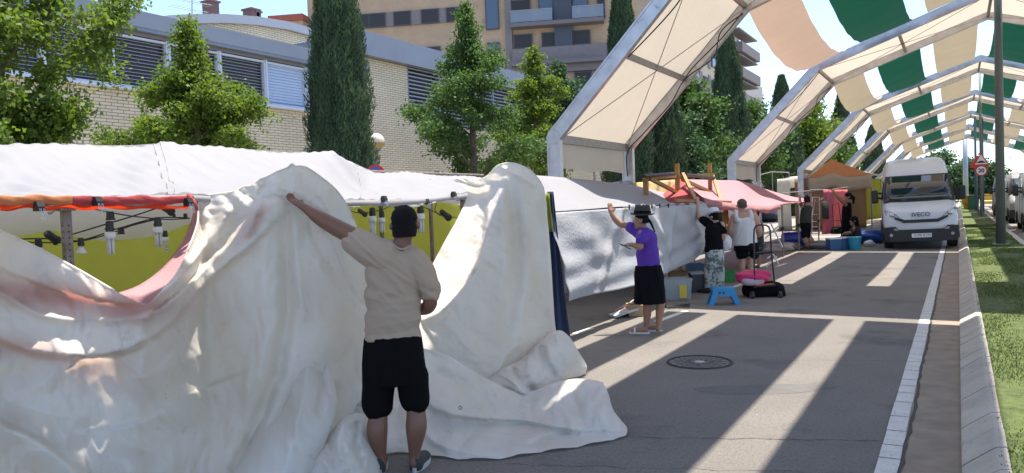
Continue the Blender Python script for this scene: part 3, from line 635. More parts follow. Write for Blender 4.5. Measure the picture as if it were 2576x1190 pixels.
# bins on the median and the yellow barrier
yel = mat('yellow_plastic', (.55, .32, .02), .45); gbin = mat('green_bin', (.02, .10, .05), .5)
c = onz(2434, 527, .12); r = thing('yellow_container', 'yellow plastic container on the median right of the van', 'container', c)
m = MB(); m.loft([[(c[0]+x*w, c[1]+y*w, z) for x, y in ((-.42, -.3), (.42, -.3), (.42, .3), (-.42, .3))] for w, z in ((.62, .14), (.72, .5), (.98, .62), (1, 1.25))]); m.build('body', yel, r); m = MB(); m.box((c[0], c[1], 1.29), (.9, .66, .07), bev=.02); m.build('lid', yel, r)
c = onz(2449, 527, .12); r = thing('green_bin', 'dark green bin right of the yellow container', 'bin', c)
m = MB(); m.loft([[(c[0]+x*w, c[1]+y*w, z) for x, y in ((-.42, -.4), (.42, -.4), (.42, .4), (-.42, .4))] for w, z in ((.85, .14), (1, 1.2))]); m.build('body', gbin, r); m = MB(); m.box((c[0], c[1], 1.25), (.92, .86, .1), bev=.03); m.build('lid', gbin, r)
r = thing('yellow_barrier', 'long low yellow barrier across the far end of the road', 'barrier', (4, 110, 0))
m = MB(); 
for i in range(11): m.loft([[(x_+i*2.05+2.6+dx, 110+dy, z) for dx, dy in ((0, -w), (1.98, -w), (1.98, w), (0, w))] for x_ in (0,) for w, z in ((.35, 0), (.33, .35), (.12, .55), (.12, 1.0))])
m.build('barrier_segment_row', yel, r)
m = MB(); m.cyl((2.6, 110, 1.15), (25, 110, 1.15), .05, 6); m.build('rail', yel, r)
# ================================================================== market stalls
white = mat('white_canvas', (.36, .36, .38), .6, trans=.45, tcol=(.80, .80, .83), bump=.25, bs=9, var=.03, vs=1.5)
olive = mat('olive_canvas', (.36, .385, .06), .8, trans=.5, tcol=(.48, .52, .08), var=.08, vs=4, bump=.35, bs=7)
pink = mat('pink_canvas', (.52, .27, .29), .8, trans=.35, tcol=(.65, .16, .17), var=.06, vs=2, bump=.2, bs=12)
redc = mat('red_canvas', (.38, .075, .08), .85, trans=.3, tcol=(.8, .05, .03), var=.08, vs=6, bump=.3, bs=20)
orac = mat('orange_canvas', (.50, .23, .10), .85, trans=.3, tcol=(.8, .25, .05), var=.08, vs=6, bump=.3, bs=20)
navy = mat('navy_canvas', (.03, .05, .12), .8, bump=.3, bs=20, trans=.15, tcol=(.05, .08, .2))
rust = mat('old_steel', (.22, .19, .165), .6, .4, var=.3, vs=14, bump=.3, bs=60)
ochre = mat('ochre_wood', (.30, .165, .045), .6, var=.15, vs=7, bump=.2, bs=60)
blackp = mat('black_plastic', (.016, .015, .016), .45); blackcl = mat('black_cloth', (.008, .008, .010), .95, spec=.1)
bulbm = mat('bulb_white', (.82, .82, .80), .25, trans=.2)
tube_g = mat('bulb_glass', (.75, .77, .78), .12, trans=.35)
def cl(pts, X, n):
    return crv([onx(u, v, X) for u, v in pts], n)
def sheet(top, bot, nr, fn=None):
    G = []
    for t in np.linspace(0, 1, nr): G.append([tuple(np.array(a)*(1-t)+np.array(b)*t+(fn(a, b, t, j/len(top)) if fn is not None else 0)) for j, (a, b) in enumerate(zip(top, bot))])
    return G
NS = 220
rid = cl([(-420, 380), (-150, 366), (0, 365), (200, 366), (330, 366), (405, 362), (480, 368), (600, 374), (720, 383), (820, 388), (870, 402), (940, 430), (1030, 434), (1130, 440), (1215, 447)], -6.4, NS)
eav = cl([(-600, 520), (-120, 500), (0, 497), (120, 495), (240, 494), (330, 493), (485, 491), (560, 497), (640, 503), (720, 508), (800, 508), (900, 504), (1000, 501), (1100, 496), (1176, 486)], -4.27, NS)
bk = [(-8.6, p[1], 1.86) for p in rid]
def sagA(a, b, t, s):
    y = a[1]*(1-t)+b[1]*t
    seam = -.018*math.exp(-((y-5.75-.9*(1-t))/.05)**2)-.015*math.exp(-((y-2.6)/.05)**2)
    w = .022*math.sin(y*6+t*6)*t*(1-t)*4+.010*math.sin(y*21-t*11+2*math.sin(y*2))*(.3+t*(1-t)*3)+.006*math.sin(y*43+t*17+3*math.sin(y*1.3))+.012*math.sin(y*4+t*14)
    w += -.05*math.exp(-((y-4.66-1.2*t)/.22)**2)*t+.03*math.exp(-((y-4.66)/.10)**2)*(1-t)**2+.04*math.exp(-((y-6.85+1.*t)/.15)**2)*(1-t)
    return np.array([0, 0, -.15*math.sin(math.pi*t)**.9+w+seam*4*t*(1-t)])
rA = thing('market_stall', 'long white roofed stall with green back wall behind the raised tarp', 'market stall', (-5.5, 4.5, 0))
m = MB(); m.grid(sheet(rid, eav, 40, sagA)); 
hem = [tuple(np.array(p)+[.012+.004*math.sin(p[1]*9), 0, -.05-.012*math.sin(p[1]*5)]) for p in eav]; m.grid([[tuple(p) for p in eav], hem])
m.build('roof_sheet', white, rA, True, sol=.004)
m = MB(); m.grid(sheet(rid, bk, 12, lambda a, b, t, s: np.array([0, 0, -.1*math.sin(math.pi*t)]))); m.build('rear_roof_sheet', white, rA, True, sol=.004)
# seam cords lying on the roof
GA = np.array(sheet(rid, eav, 40, sagA))
for j0, j1 in ((66, 80), (64, 78), (140, 152)):
    pc_ = [GA[i][int(round(j0+(j1-j0)*i/39))]+np.array([0, 0, .004]) for i in range(0, 40)]; m = MB(); m.tube(crv(pc_[::3]+[pc_[-1]], 40), .004, 5); m.build('seam_cord', steel, rA)
y0, y1 = rid[0][1], rid[-1][1]
gy = np.linspace(-1.5, 11.2, 90)
m = MB(); m.grid([[(-6.95+.03*math.sin(y*6)+.012*math.sin(z*22+y*2)+.02*math.sin(y*17+z*3), y, z) for y in gy] for z in np.linspace(.05, 1.98, 30)]); m.build('green_back_wall', olive, rA, True)
# white inner sheet sagging in front of the green wall
lo = cl([(-200, 640), (33, 594), (90, 582), (131, 574), (190, 596), (268, 611), (340, 603), (400, 588), (470, 562), (560, 540), (700, 530), (900, 514), (1200, 512)], -6.86, 70)
up_ = [(-6.2, p[1]-.1, 2.04) for p in lo]
m = MB(); m.grid(sheet(up_, lo, 10, lambda a, b, t, s: np.array([-.1*math.sin(math.pi*t), 0, -.09*math.sin(math.pi*t)+.02*math.sin(s*40)*t]))); m.build('inner_sheet', mat('inner_white', (.80, .80, .82), .7, trans=.5, tcol=(.85, .85, .87), bump=.2, bs=9), rA, True)
# bars
m = MB(); m.tube([(-4.33, p[1], p[2]-.035) for p in eav], .014, 6); m.build('eave_bar', rust, rA)
m = MB(); m.tube([(-6.4, y0, 2.2), (-6.4, y1, 2.2)], .02, 6); m.build('ridge_bar', rust, rA)
p = onx(168, 540, -4.36)
def post(px, py, h, par, s=.042):
    m = MB(); m.box((px, py, h/2), (s, s, h)); 
    o = m.build('post', rust, par)
    m = MB()
    for z in np.arange(.9, h-.1, .035):
        m.cyl((px+s/2-.001, py-.0, z), (px+s/2+.001, py, z), .006, 6); m.cyl((px, py-s/2+.001, z), (px, py-s/2-.001, z), .006, 6)
    struct(m.build('perforations', blackp, o), 'stuff')
    m = MB(); m.box((px, py, h-.02), (.075, .085, .055), bev=.006); m.bar((px, py-.03, h-.01), (px, py-.09, h-.06), .03, .012); m.bar((px, py+.03, h-.01), (px, py+.11, h+.03), .035, .012); m.cyl((px+.03, py-.1, h-.01), (px+.07, py-.1, h+.01), .006, 6); m.build('clamp', steel, o)
post(-4.37, p[1], 1.80, rA); post(-4.37, 6.55, 1.83, rA); post(-6.9, 2.9, 1.95, rA); post(-6.9, 8.3, 1.9, rA)
m = MB(); m.bar((-4.37, p[1], 1.42), (-6.6, p[1]-.1, 1.42), .04, .03); m.build('cross_rail', rust, rA)
# rolled valance, orange then red
def roll(u0, u1, mt, nm, par, seed):
    n = 40; m = MB(); R_ = []
    for i in range(n):
        t = i/(n-1); u = u0+(u1-u0)*t; c = onx(u, 505-2*t+1.5*math.sin(u*.05), -4.24); w = .0255+.0015*math.sin(u*.09+seed)+.0012*math.sin(u*.31)
        R_.append([(c[0]+w*.42*math.cos(a)+.002*math.sin(3*a+u*.1), c[1], c[2]+w*(abs(math.sin(a))**.6*math.copysign(1, math.sin(a)))*(1+.08*math.sin(u*.07+a))) for a in np.linspace(0, 6.283, 15)[:-1]])
    m.loft(R_); return m.build(nm, mt, par, True)
rv = thing('rolled_awning', 'rolled awning cloth, orange then red, along the white eave at the left', 'awning', (-4.24, 2.6, 1.8))
roll(-260, 181, orac, 'orange_roll', rv, 0); roll(179, 486, redc, 'red_roll', rv, 1)
m = MB(); c0 = onx(478, 492, -4.23); c1 = onx(492, 530, -4.23); m.grid([[tuple(c0+np.array([.01, -.03, .01])), tuple(c0+np.array([-.02, .02, .012]))], [tuple((c0+c1)/2+np.array([.02, -.02, 0])), tuple((c0+c1)/2+np.array([0, .03, 0]))], [tuple(c1+np.array([.01, -.01, 0])), tuple(c1+np.array([0, .02, 0]))]]); m.build('red_tail', redc, rv, True, sol=.006)
m = MB(); ls = [onx(u, 521+2*math.sin(u*.06), -4.25) for u in np.linspace(-200, 475, 50)]
m.grid([[tuple(p+np.array([0, 0, .01])) for p in ls], [tuple(p+np.array([-.01, 0, -.012-.006*math.sin(i*.9)])) for i, p in enumerate(ls)]]); m.build('red_flap', mat('bright_red_canvas', (.75, .05, .015), .7, trans=.6, tcol=(1, .08, .02)), rv, True)
# binder clips
chrome = mat('chrome_wire', (.6, .6, .6), .25, .9)
def clip(u, v, X, lab):
    c = onx(u, v, X); r = thing('binder_clip', lab, 'binder clip', c, 0, 'binder clips on the eave')
    m = MB(); m.loft([[(c[0]+x, c[1]+y, c[2]+z) for x, y in ((-w, -.019), (w, -.019), (w, .019), (-w, .019))] for w, z in ((.024, -.024), (.026, 0), (.012, .028))]); m.build('body', blackp, r)
    for s_ in (-1, 1):
        m = MB(); y = c[1]+s_*.009; x = c[0]+.028
        m.tube(crv([(x, y-.003, c[2]-.01), (x+.01, y-.006, c[2]-.055), (x+.012, y, c[2]-.068), (x+.01, y+.006, c[2]-.055), (x, y+.003, c[2]-.01)], 14), .0016, 4); m.build('wire_arm', chrome, r)
clip(245, 507, -4.2, 'binder clip in the middle of the red awning roll'); clip(474, 509, -4.2, 'binder clip at the right end of the red awning roll'); clip(98, 520, -4.2, 'binder clip below the orange awning roll')
clip(966, 501, -4.25, 'binder clip on the white eave left of the dark haired man'); clip(1141, 489, -4.25, 'binder clip at the right end of the white eave'); clip(1073, 508, -4.27, 'binder clip below the white eave right of the dark haired man')
# strings of lamps
def fitting(u, v, X, kind, par, s=1., tilt=0.):
    c = onx(u, v, X); k = (c[1]*.866+(-c[0])*.5)/FPX*s     # metres per pixel there
    tx = Vector((0, tilt, 0))
    L_ = lambda z: (c[0]+0, c[1]+tilt*z, c[2]-z*k)
    m = MB(); m.tube([L_(0), L_(3), L_(28 if kind != 'cup' else 22)], [7*k, 9*k, 10*k], 12); m.tube([L_(18), L_(22)], [11.5*k, 11.5*k], 12)
    o = m.build('socket', blackp, par, False)
    if kind == 'cup': return
    m = MB()
    if kind == 'spot': m.tube([L_(26), L_(34), L_(50), L_(53)], [6*k, 8*k, 18*k, 17*k], 16); m.build('bulb', bulbm, o, True); return
    if kind == 'globe': m.ball(L_(44), 20*k, 16, 10); m.tube([L_(22), L_(30)], [9*k, 9*k], 10); m.build('bulb', bulbm, o, True); return
    m.tube([L_(26), L_(30), L_(44)], [9*k, 13*k, 13*k], 14); m.build('bulb_base', bulbm, o, True)
    m = MB()
    if kind == 'tube':
        for a in (0, 1.57, 3.14, 4.71):
            dx, dy = 6*k*math.cos(a+.5), 6*k*math.sin(a+.5); q = L_(44); w = L_(84); m.tube([(q[0]+dx, q[1]+dy, q[2]), (w[0]+dx, w[1]+dy, w[2])], 3.6*k, 7)
    else:
        P = [(L_(46+i*.9)[0]+8*k*math.cos(i*.55), L_(46+i*.9)[1]+8*k*math.sin(i*.55), L_(46+i*.9)[2]) for i in range(48)]; m.tube(P, 2.4*k, 5)
    m.build('bulb', tube_g, o, True)
def cable(pts, par, X=None, r_=.0045):
    m = MB(); P = [onx(u, v, x) for u, v, x in pts]; m.tube(crv(P, 50), r_, 5); m.build('cable', blackc, par)
ls1 = thing('lamp_string', 'string of energy saving bulbs on black cable in the left opening of the stall', 'string of lights', onx(250, 560, -4.6))
cable([(20, 603, -4.7), (110, 600, -4.6), (200, 605, -4.6), (300, 574, -4.5), (400, 548, -4.45), (478, 549, -4.4)], ls1)
cable([(40, 607, -4.9), (100, 610, -4.9), (190, 608, -4.9), (270, 590, -4.9), (330, 568, -4.7), (400, 550, -4.5)], ls1)
cable([(180, 590, -4.5), (270, 563, -4.45), (330, 545, -4.4), (400, 522, -4.35)], ls1)
cable([(228, 524, -4.35), (290, 537, -4.5), (350, 546, -4.7), (420, 552, -4.8), (478, 549, -4.9)], ls1)
fitting(277, 532, -4.4, 'cup', ls1, 1., 0); fitting(275, 556, -4.42, 'tube', ls1, 1.0)
fitting(396, 546, -4.45, 'tube', ls1, .9); fitting(96, 600, -4.6, 'tube', ls1, .85); fitting(203, 598, -4.55, 'spot', ls1, .75); fitting(115, 585, -4.5, 'cup', ls1, 1.1, .003)
fitting(402, 516, -4.35, 'cup', ls1, .9, .004); fitting(415, 580, -4.8, 'spiral', ls1, .6); fitting(304, 572, -4.8, 'cup', ls1, .8); fitting(466, 537, -4.7, 'cup', ls1, .5); fitting(438, 538, -4.8, 'cup', ls1, .4)
ls2 = thing('lamp_string', 'string of bulbs on black cable behind the dark haired man against green', 'string of lights', onx(960, 530, -4.6))
cable([(868, 525, -4.5), (900, 535, -4.5), (960, 528, -4.5), (990, 515, -4.45), (1060, 520, -4.45), (1110, 540, -4.5), (1158, 549, -4.6)], ls2)
cable([(1098, 512, -4.4), (1094, 528, -4.4), (1104, 540, -4.4), (1112, 543, -4.4), (1116, 536, -4.4)], ls2)
fitting(936, 522, -4.5, 'tube', ls2, .8); fitting(960, 530, -4.5, 'tube', ls2, .65); fitting(1057, 514, -4.45, 'tube', ls2, .85); fitting(1003, 500, -4.5, 'globe', ls2, 1.1); fitting(902, 528, -4.5, 'cup', ls2, .6, .004); fitting(1110, 532, -4.45, 'cup', ls2, .8, .006)
# ------------------------------------------------------------------ stall C
rC = thing('market_stall', 'white roofed stall in the middle whose front sheet is being fastened', 'market stall', (-5.3, 11.5, 0))
n = 60
rc = cl([(1290, 438), (1345, 441), (1420, 447), (1500, 455), (1600, 468), (1690, 490)], -6.2, n)
ec = cl([(1345, 528), (1385, 532), (1470, 527), (1540, 521), (1620, 518), (1700, 514), (1772, 510)], -4.3, n)
m = MB(); m.grid(sheet(rc, ec, 18, lambda a, b, t, s: np.array([0, 0, -.11*math.sin(math.pi*t)+.02*math.sin(s*26+t*4)*math.sin(math.pi*t)]))); m.build('roof_sheet', white, rC, True, sol=.004)
bc = [(-8.2, p[1], 1.7) for p in rc]; m = MB(); m.grid(sheet(rc, bc, 6)); m.build('rear_roof_sheet', white, rC, True)
bl = mat('blue_grey_canvas', (.40, .46, .56), .7, trans=.3, bump=.3, bs=12)
for yy in (8.5, 15.2):
    for xx in (-4.36, -6.2): m = MB(); m.box((xx, yy, .85 if xx > -5 else 1.05), (.04, .04, 1.7 if xx > -5 else 2.1)); m.build('post', rust, rC)
m = MB(); m.tube([tuple(np.array(p)+[-.03, 0, -.03]) for p in ec], .016, 6); m.build('eave_bar', rust, rC)
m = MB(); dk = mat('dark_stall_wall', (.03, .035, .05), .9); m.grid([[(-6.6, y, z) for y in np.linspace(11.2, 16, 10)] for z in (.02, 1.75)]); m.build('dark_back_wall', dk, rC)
# white tucked rolls along the eave
for i, u in enumerate(np.linspace(1592, 1765, 8)):
    c = onx(u, 521-i*1.2, -4.24); m = MB(); m.ball(c, (.035, .10*(1+i*.1), .035+.008*math.sin(i*2)), 12, 8); m.build('tucked_roll', white, rC, True)
for u in (1583, 1600, 1618, 1640, 1660, 1682): 
    c = onx(u, 521-(u-1583)*.04, -4.2); m = MB(); m.box(c, (.02, .02, .07)); m.build('clip', blackp, rC)
# front sheet
plas = mat('white_plastic_sheet', (.56, .57, .60), .38, trans=.35, tcol=(.7, .72, .78), bump=.5, bs=26, var=.03, vs=3)
nc = 90
tp = crv([onx(u, v, X) for u, v, X in ((1384, 536, -4.27), (1440, 532, -4.26), (1530, 526, -4.24), (1620, 521, -4.23), (1700, 517, -4.22), (1778, 512, -4.2))], nc)
bt = crv([onx(u, v, X) for u, v, X in ((1432, 758, -4.05), (1480, 745, -4.05), (1560, 728, -4.1), (1640, 702, -4.1), (1705, 676, -4.12), (1750, 650, -4.15), (1772, 612, -4.2), (1786, 556, -4.2))], nc)
def crease(a, b, t, s):
    y = a[1]*(1-t)+b[1]*t; z = a[2]*(1-t)+b[2]*t
    x = .035*math.sin(s*13+t*3)*t+.022*math.sin(s*31-t*8)*math.sin(math.pi*min(1, t*1.3))**1+.014*math.sin(t*23+s*9)*t
    for (ys, sl, am) in ((10.6, 1.4, .05), (11.4, -1.3, .04), (12.9, .9, .05), (13.6, -1.1, .04), (9.4, .5, .03)):
        dd = (y-ys)+sl*(1.7-z)*.8; x += am*math.exp(-(dd/.09)**2)*(1-t*.6)
    return np.array([x, 0, 0])
fs = MB(); fs.grid(sheet(tp, bt, 50, crease)); o = fs.build('front_sheet', plas, None, True, sol=.003); tag(o, 'translucent white plastic sheet hung along the front of the middle stall', 'plastic sheet')
# navy curtain at the corner
m = MB(); G = []
L0_ = [dep(u, v, 9.35) for u, v in ((1377, 482), (1380, 600), (1384, 700), (1386, 830))]; R0_ = [dep(u, v, 9.35) for u, v in ((1392, 482), (1404, 600), (1420, 740), (1434, 846))]
L1 = crv(L0_, 24); R1 = crv(R0_, 24)
m.grid([[tuple(a*(1-s)+b*s+np.array([.5, -.86, 0])*.03*math.sin(s*12+i*.1)) for s in np.linspace(0, 1, 14)] for i, (a, b) in enumerate(zip(L1, R1))]); o = m.build('navy_curtain', navy, None, True, sol=.006); tag(o, 'narrow navy blue curtain hanging to the ground at the stall corner', 'curtain')
m = MB(); m.grid([[tuple(dep(1372+s*10+i*1.6, 487+i*16, 9.3)+np.array([.5, -.86, 0])*.02*math.sin(s*9)) for s in np.linspace(0, 1, 5)] for i in range(7)]); o = m.build('olive_flap', olive, None, True, sol=.004); tag(o, 'narrow olive cloth flap beside the top of the navy curtain', 'cloth')
# ------------------------------------------------------------------ goods under the middle stall
cardb = mat('cardboard', (.33, .21, .11), .85, var=.1, vs=8); clearp = mat('clear_plastic', (.45, .5, .53), .15, alpha=.55); yl = mat('yellow_label', (.7, .5, .06), .6)
blueb = mat('blue_plastic', (.02, .10, .24), .4); greenb = mat('green_plastic', (.03, .22, .05), .45); woodm = mat('pale_wood', (.4, .28, .16), .7, var=.15, vs=12)
tl = thing('display_table', 'low grey metal table of goods under the middle stall', 'table', (-4.6, 14.2, 0), 0)
m = MB(); m.box((-4.75, 14.3, .62), (.7, 2.6, .03)); m.build('table_top', steel, tl)
for sy_ in (13.05, 15.5):
    for sx_ in (-4.45, -5.05): m = MB(); m.cyl((sx_, sy_, 0), (sx_, sy_, .61), .014, 8); m.build('leg', steel, tl)
for i, yy in enumerate((15.05, 15.3, 15.55)):
    for j in range(2):
        c = (-4.5+.16*j-.1, yy, .64); r = thing('bottle', 'white bottle in the row on the table behind the white capped woman', 'bottle', c, 0, 'white bottles on the table')
        m = MB(); m.tube([(c[0], c[1], .64), (c[0], c[1], .86), (c[0], c[1], .9), (c[0], c[1], .95)], [.06, .06, .03, .03], 12); m.build('body', bulbm, r, True); m = MB(); m.cyl((c[0], c[1], .95), (c[0], c[1], .98), .034, 10); m.build('cap', blueb, r)
def tub(name, lab, cat, u0, u1, v0, v1, mt, dpt=.35, taper=.9, lid=None, X=None, group=None):
    """box standing on the ground whose near face covers the given photo rectangle"""
    b = onz((u0+u1)/2, v1); t = float((b-np.array([0, 0, HC]))@_f); k = t/FPX; w = (u1-u0)*k; h = (v1-v0)*k; rz = PSI*.9
    r = thing(name, lab, cat, (b[0], b[1], 0), rz, group); rx = Vector((math.cos(rz), math.sin(rz), 0)); fy = Vector((-math.sin(rz), math.cos(rz), 0)); B0 = Vector((b[0], b[1], 0))+fy*dpt/2
    def ring(s_, z, e=0): return [B0+rx*(sx_*(w/2*s_+e))+fy*(sy_*(dpt/2*s_+e))+Vector((0, 0, z)) for sx_, sy_ in ((-1, -1), (1, -1), (1, 1), (-1, 1))]
    m = MB(); m.loft([ring(taper, .005), ring(1, h*.93), ring(1, h*.93, .012), ring(1, h, .012), ring(1, h, -.012), ring(taper, .02, -.012)], False); m.add(ring(taper, .012), [(0, 1, 2, 3)]); m.build('body', mt, r)
    if lid: m = MB(); m.loft([ring(1, h+.002, .018), ring(1, h+.03, .01)]); m.build('lid', lid, r)
    return r, B0, rx, fy, w, h
r, B0, rx, fy, w, h = tub('storage_box', 'clear plastic storage box with a yellow label on the ground', 'storage box', 1672, 1742, 702, 756, clearp, .4)
m = MB(); p = B0-fy*.205+rx*.08+Vector((0, 0, h*.42)); m.box(p, (.12, .008, h*.6), PSI*.9); m.build('label', yl, r)
o = MB()
for i in range(9): q = B0+rx*random.uniform(-.15, .15)+fy*random.uniform(-.1, .1)+Vector((0, 0, .05+.02*i)); o.ball(q, (.07, .06, .04), 8, 6)
tag(o.build('packed_goods', mat('mixed_grey_goods', (.10, .11, .14), .7, isl=.8), None, True), 'grey bundles packed inside the clear plastic storage box', 'goods')
tub('crate', 'blue crate under the table behind the clear storage box', 'crate', 1728, 1772, 664, 688, mat('steel_blue_plastic', (.05, .12, .22), .4), .3); tub('crate', 'green plastic crate under the table beside the patterned trousers', 'crate', 1820, 1851, 682, 711, greenb, .3)
tub('cardboard_box', 'brown cardboard box under the table at the end of the plastic sheet', 'cardboard box', 1686, 1728, 684, 724, cardb, .35, .98); tub('crate', 'pale wooden crate in the dark left of the purple shirted person', 'crate', 1582, 1618, 768, 797, woodm, .3, .98)
tub('storage_box', 'grey lidded box right of the clear storage box', 'storage box', 1742, 1774, 690, 735, mat('dark_grey_box', (.06, .06, .065), .5), .35, .95, lid=mat('grey_lid', (.35, .36, .38), .5))
for i, (du, cc) in enumerate(((0, (.5, .5, .52)), (7, (.25, .07, .07)), (14, (.4, .38, .36)))):
    a = onz(1540+du, 800-i*5); b = a+np.array([.26, .28, .09+.04*i]); m = MB(); m.bar(V(a)+Vector((0, 0, .03)), V(b)+Vector((0, 0, .03)), .22, .03)
    tag(m.build('board', mat(f'board{i}', cc, .6), None), ['grey board lowest of the leaning stack in the dark under the stall', 'red edged board in the middle of the leaning stack under the stall', 'pale board on top of the leaning stack under the stall'][i], 'board', 'boards leaning under the stall')
a = onz(1672, 778); r = thing('folded_tripod', 'folded black tripod lying on the road in front of the clear box', 'tripod', a)
for k in range(3): m = MB(); m.cyl(a+np.array([0, 0, .03]), onz(1735, 768+5*k)+np.array([0, 0, .02]), .014, 7); m.build('leg', blackp, r)
m = MB(); m.ball(a+np.array([-.05, 0, .06]), (.08, .06, .05)); m.build('head', blackp, r, True)
# blue step stool
bs_ = mat('bright_blue_plastic', (.012, .22, .47), .35); b = onz(1823, 768); r = thing('step_stool', 'bright blue plastic step stool on the road beside the trolley', 'stool', b, PSI*.8)
rz = PSI*.8; rx = Vector((math.cos(rz), math.sin(rz), 0)); fy = Vector((-math.sin(rz), math.cos(rz), 0)); B0 = V(b)+fy*.13
m = MB(); T = lambda x, y, z: B0+rx*x+fy*y+Vector((0, 0, z))
m.loft([[T(x*s_, y*s2, z) for x, y in ((-.17, -.11), (.17, -.11), (.17, .11), (-.17, .11))] for s_, s2, z in ((1.06, 1.06, .235), (1.02, 1.02, .27), (.97, .97, .278))]); m.build('seat', bs_, r)
for sx_ in (-1, 1):
    for sy_ in (-1, 1):
        m = MB(); m.loft([[T(sx_*(.25-.09*f)+dx*sx_, sy_*(.15-.045*f)+dy*sy_, z) for dx, dy in ((0, 0), (-.075-.02*f, 0), (-.075-.02*f, -.05), (0, -.05))] for f, z in ((0, 0), (.5, .12), (1, .25))]); m.build('leg', bs_, r)
for sy_ in (-1, 1):
    m = MB(); m.loft([[T(x*(1.22 if z < .2 else 1.0), sy_*(.125 if z < .2 else .11)+dy, z) for x, dy in ((-.16, 0), (.16, 0), (.16, -.02*sy_), (-.16, -.02*sy_))] for z in (.14, .24)]); m.build('apron', bs_, r)
m = MB()
for s_ in (-.03, .03): m.box(T(s_-.04, -.126, .2), (.025, .012, .03), rz)
m.build('handle_slot', blackp, r)
# trolley with bags
D0_ = 13.0; tp_ = lambda u, v, f=0.: dep(u, v, D0_+f); r = thing('shopping_trolley', 'black trolley with tall tubular handle and orange plate standing on the road', 'trolley', onz(1918, 757))
m = MB(); m.tube(crv([tp_(1899, 722), tp_(1897, 640), tp_(1897, 580), tp_(1901, 569), tp_(1916, 566), tp_(1931, 568), tp_(1937, 578), tp_(1941, 640), tp_(1949, 716)], 40), .015, 7); m.build('handle', blackp, r)
m = MB(); m.tube([tp_(1896, 638), tp_(1942, 634)], .02, 7); m.tube([tp_(1899, 722), tp_(1951, 718)], .02, 7); m.build('cross_bar', blackp, r)
oran = mat('orange_plastic', (.60, .13, .02), .5)
m = MB(); m.loft([[tp_(1898, 717, .0), tp_(1946, 712, 0), tp_(1950, 721, 0), tp_(1896, 724, 0)], [tp_(1898, 717, .12), tp_(1946, 712, .12), tp_(1950, 721, .12), tp_(1896, 724, .12)]]); m.build('plate', oran, r)
for u in (1892, 1962):
    c = V(tp_(u, 744, -.02)); nn = Vector((.85, .5, 0)); m = MB(); m.cyl(c-nn*.025, c+nn*.025, .075, 18); o = m.build('wheel', blackp, r); m = MB(); m.cyl(c-nn*.028, c+nn*.028, .035, 12); m.build('hub', steel, o)
def blob(c, rads, mt, nm, lab, cat, seed, nz=.12, rz=PSI, par=None, sq=1.):
    rng = np.random.default_rng(seed); m = MB(); m.ball((0, 0, 0), 1, 28, 18); ph = rng.random((6, 3))*6; fr = rng.uniform(1.5, 4.5, (6, 3)); vs = []
    for p in m.v:
        p = np.array(p); q = np.sign(p)*np.abs(p)**sq; d = sum(math.sin(float(f@p)+float(h[0])) for f, h in zip(fr, ph))/6; q = q*(1+nz*d*2); q = q*np.array(rads); x = q[0]*math.cos(rz)-q[1]*math.sin(rz); y = q[0]*math.sin(rz)+q[1]*math.cos(rz); vs.append((c[0]+x, c[1]+y, max(.004, c[2]+q[2])))
    m.v = vs; o = m.build(nm, mt, par, True)
    if par is None: tag(o, lab, cat)
    return o
c = dep(1921, 731, D0_+.28); blob(c, (.36, .24, .16), blackcl, 'black_bag', 'black cloth bag slumped on the base of the trolley', 'bag', 3, .1, sq=.7)
pkb = mat('hot_pink_cloth', (.62, .03, .14), .7, bump=.3, bs=30); c = dep(1893, 697, D0_+.2); blob(c, (.30, .2, .11), pkb, 'pink_bag', 'hot pink bag lying on top of the black bag on the trolley', 'bag', 4, .16, sq=.8)
c = dep(1893, 708, D0_+.08); blob(c, (.19, .1, .075), mat('pale_pink_cloth', (.5, .36, .42), .8), 'folded_cloth', 'pale lilac folded cloth under the hot pink bag', 'cloth', 5, .1, sq=.7)
# folding chair behind the trolley
al2 = mat('pale_metal', (.6, .6, .6), .4, .5); r = thing('folding_frame', 'folded pale metal chair frame lying behind the trolley handle', 'folding chair', onz(1945, 690))
for q in (((1938, 560), (1958, 600), (1968, 622)), ((1925, 600), (1950, 575), (1962, 566)), ((1930, 650), (1945, 640), (1960, 668)), ((1926, 672), (1942, 655), (1955, 645))):
    m = MB(); m.tube([dep(u, v, 16.2) for u, v in q], .016, 6); m.build('bar', al2, r)
# ------------------------------------------------------------------ wooden frame stall
cx = lambda x: 1513.4+.406*x
cy_ = lambda y: 386.4+.406*y
r = thing('wooden_stall_frame', 'bare stall frame of ochre beams between the white and pink roofs', 'stall frame', (-5.2, 17, 0))
def beam(x0, y0_, X0_, x1, y1_, X1, w=.07, nm='beam'):
    m = MB(); m.bar(onx(cx(x0), cy_(y0_), X0_), onx(cx(x1), cy_(y1_), X1), w, w); return m.build(nm, ochre, r)
def upright(x, y, X, nm='upright'):
    p = onx(cx(x), cy_(y), X); m = MB(); m.box((p[0], p[1], p[2]/2), (.09, .09, p[2])); m.build(nm, ochre, r)
upright(467, 62, -5.6); upright(669, 58, -5.6); upright(272, 142, -5.6)
beam(262, 155, -5.6, 470, 140, -5.6); beam(460, 142, -5.6, 690, 128, -5.6); beam(505, 126, -5.6, 585, 292, -4.6); beam(690, 140, -5.6, 800, 470, -4.3); beam(750, 300, -4.5, 768, 500, -4.4)
beam(300, 155, -5.55, 478, 248, -5.55); beam(500, 160, -5.5, 690, 245, -5.5); beam(640, 325, -4.4, 800, 320, -4.4, .05); beam(460, 290, -4.4, 800, 300, -4.4, .05)
m = MB(); 
for (a, b) in (((262, 140), (450, 125)), ((520, 130), (700, 150))): m.tube([onx(cx(a[0]), cy_(a[1]), -5.5), onx(cx(b[0]), cy_(b[1]), -5.5)], .04, 7)
m.build('black_sleeve', blackp, r)
yel2 = mat('pale_yellow_canvas', (.5, .4, .2), .8, trans=.4, tcol=(.6, .5, .25), bump=.3, bs=12)
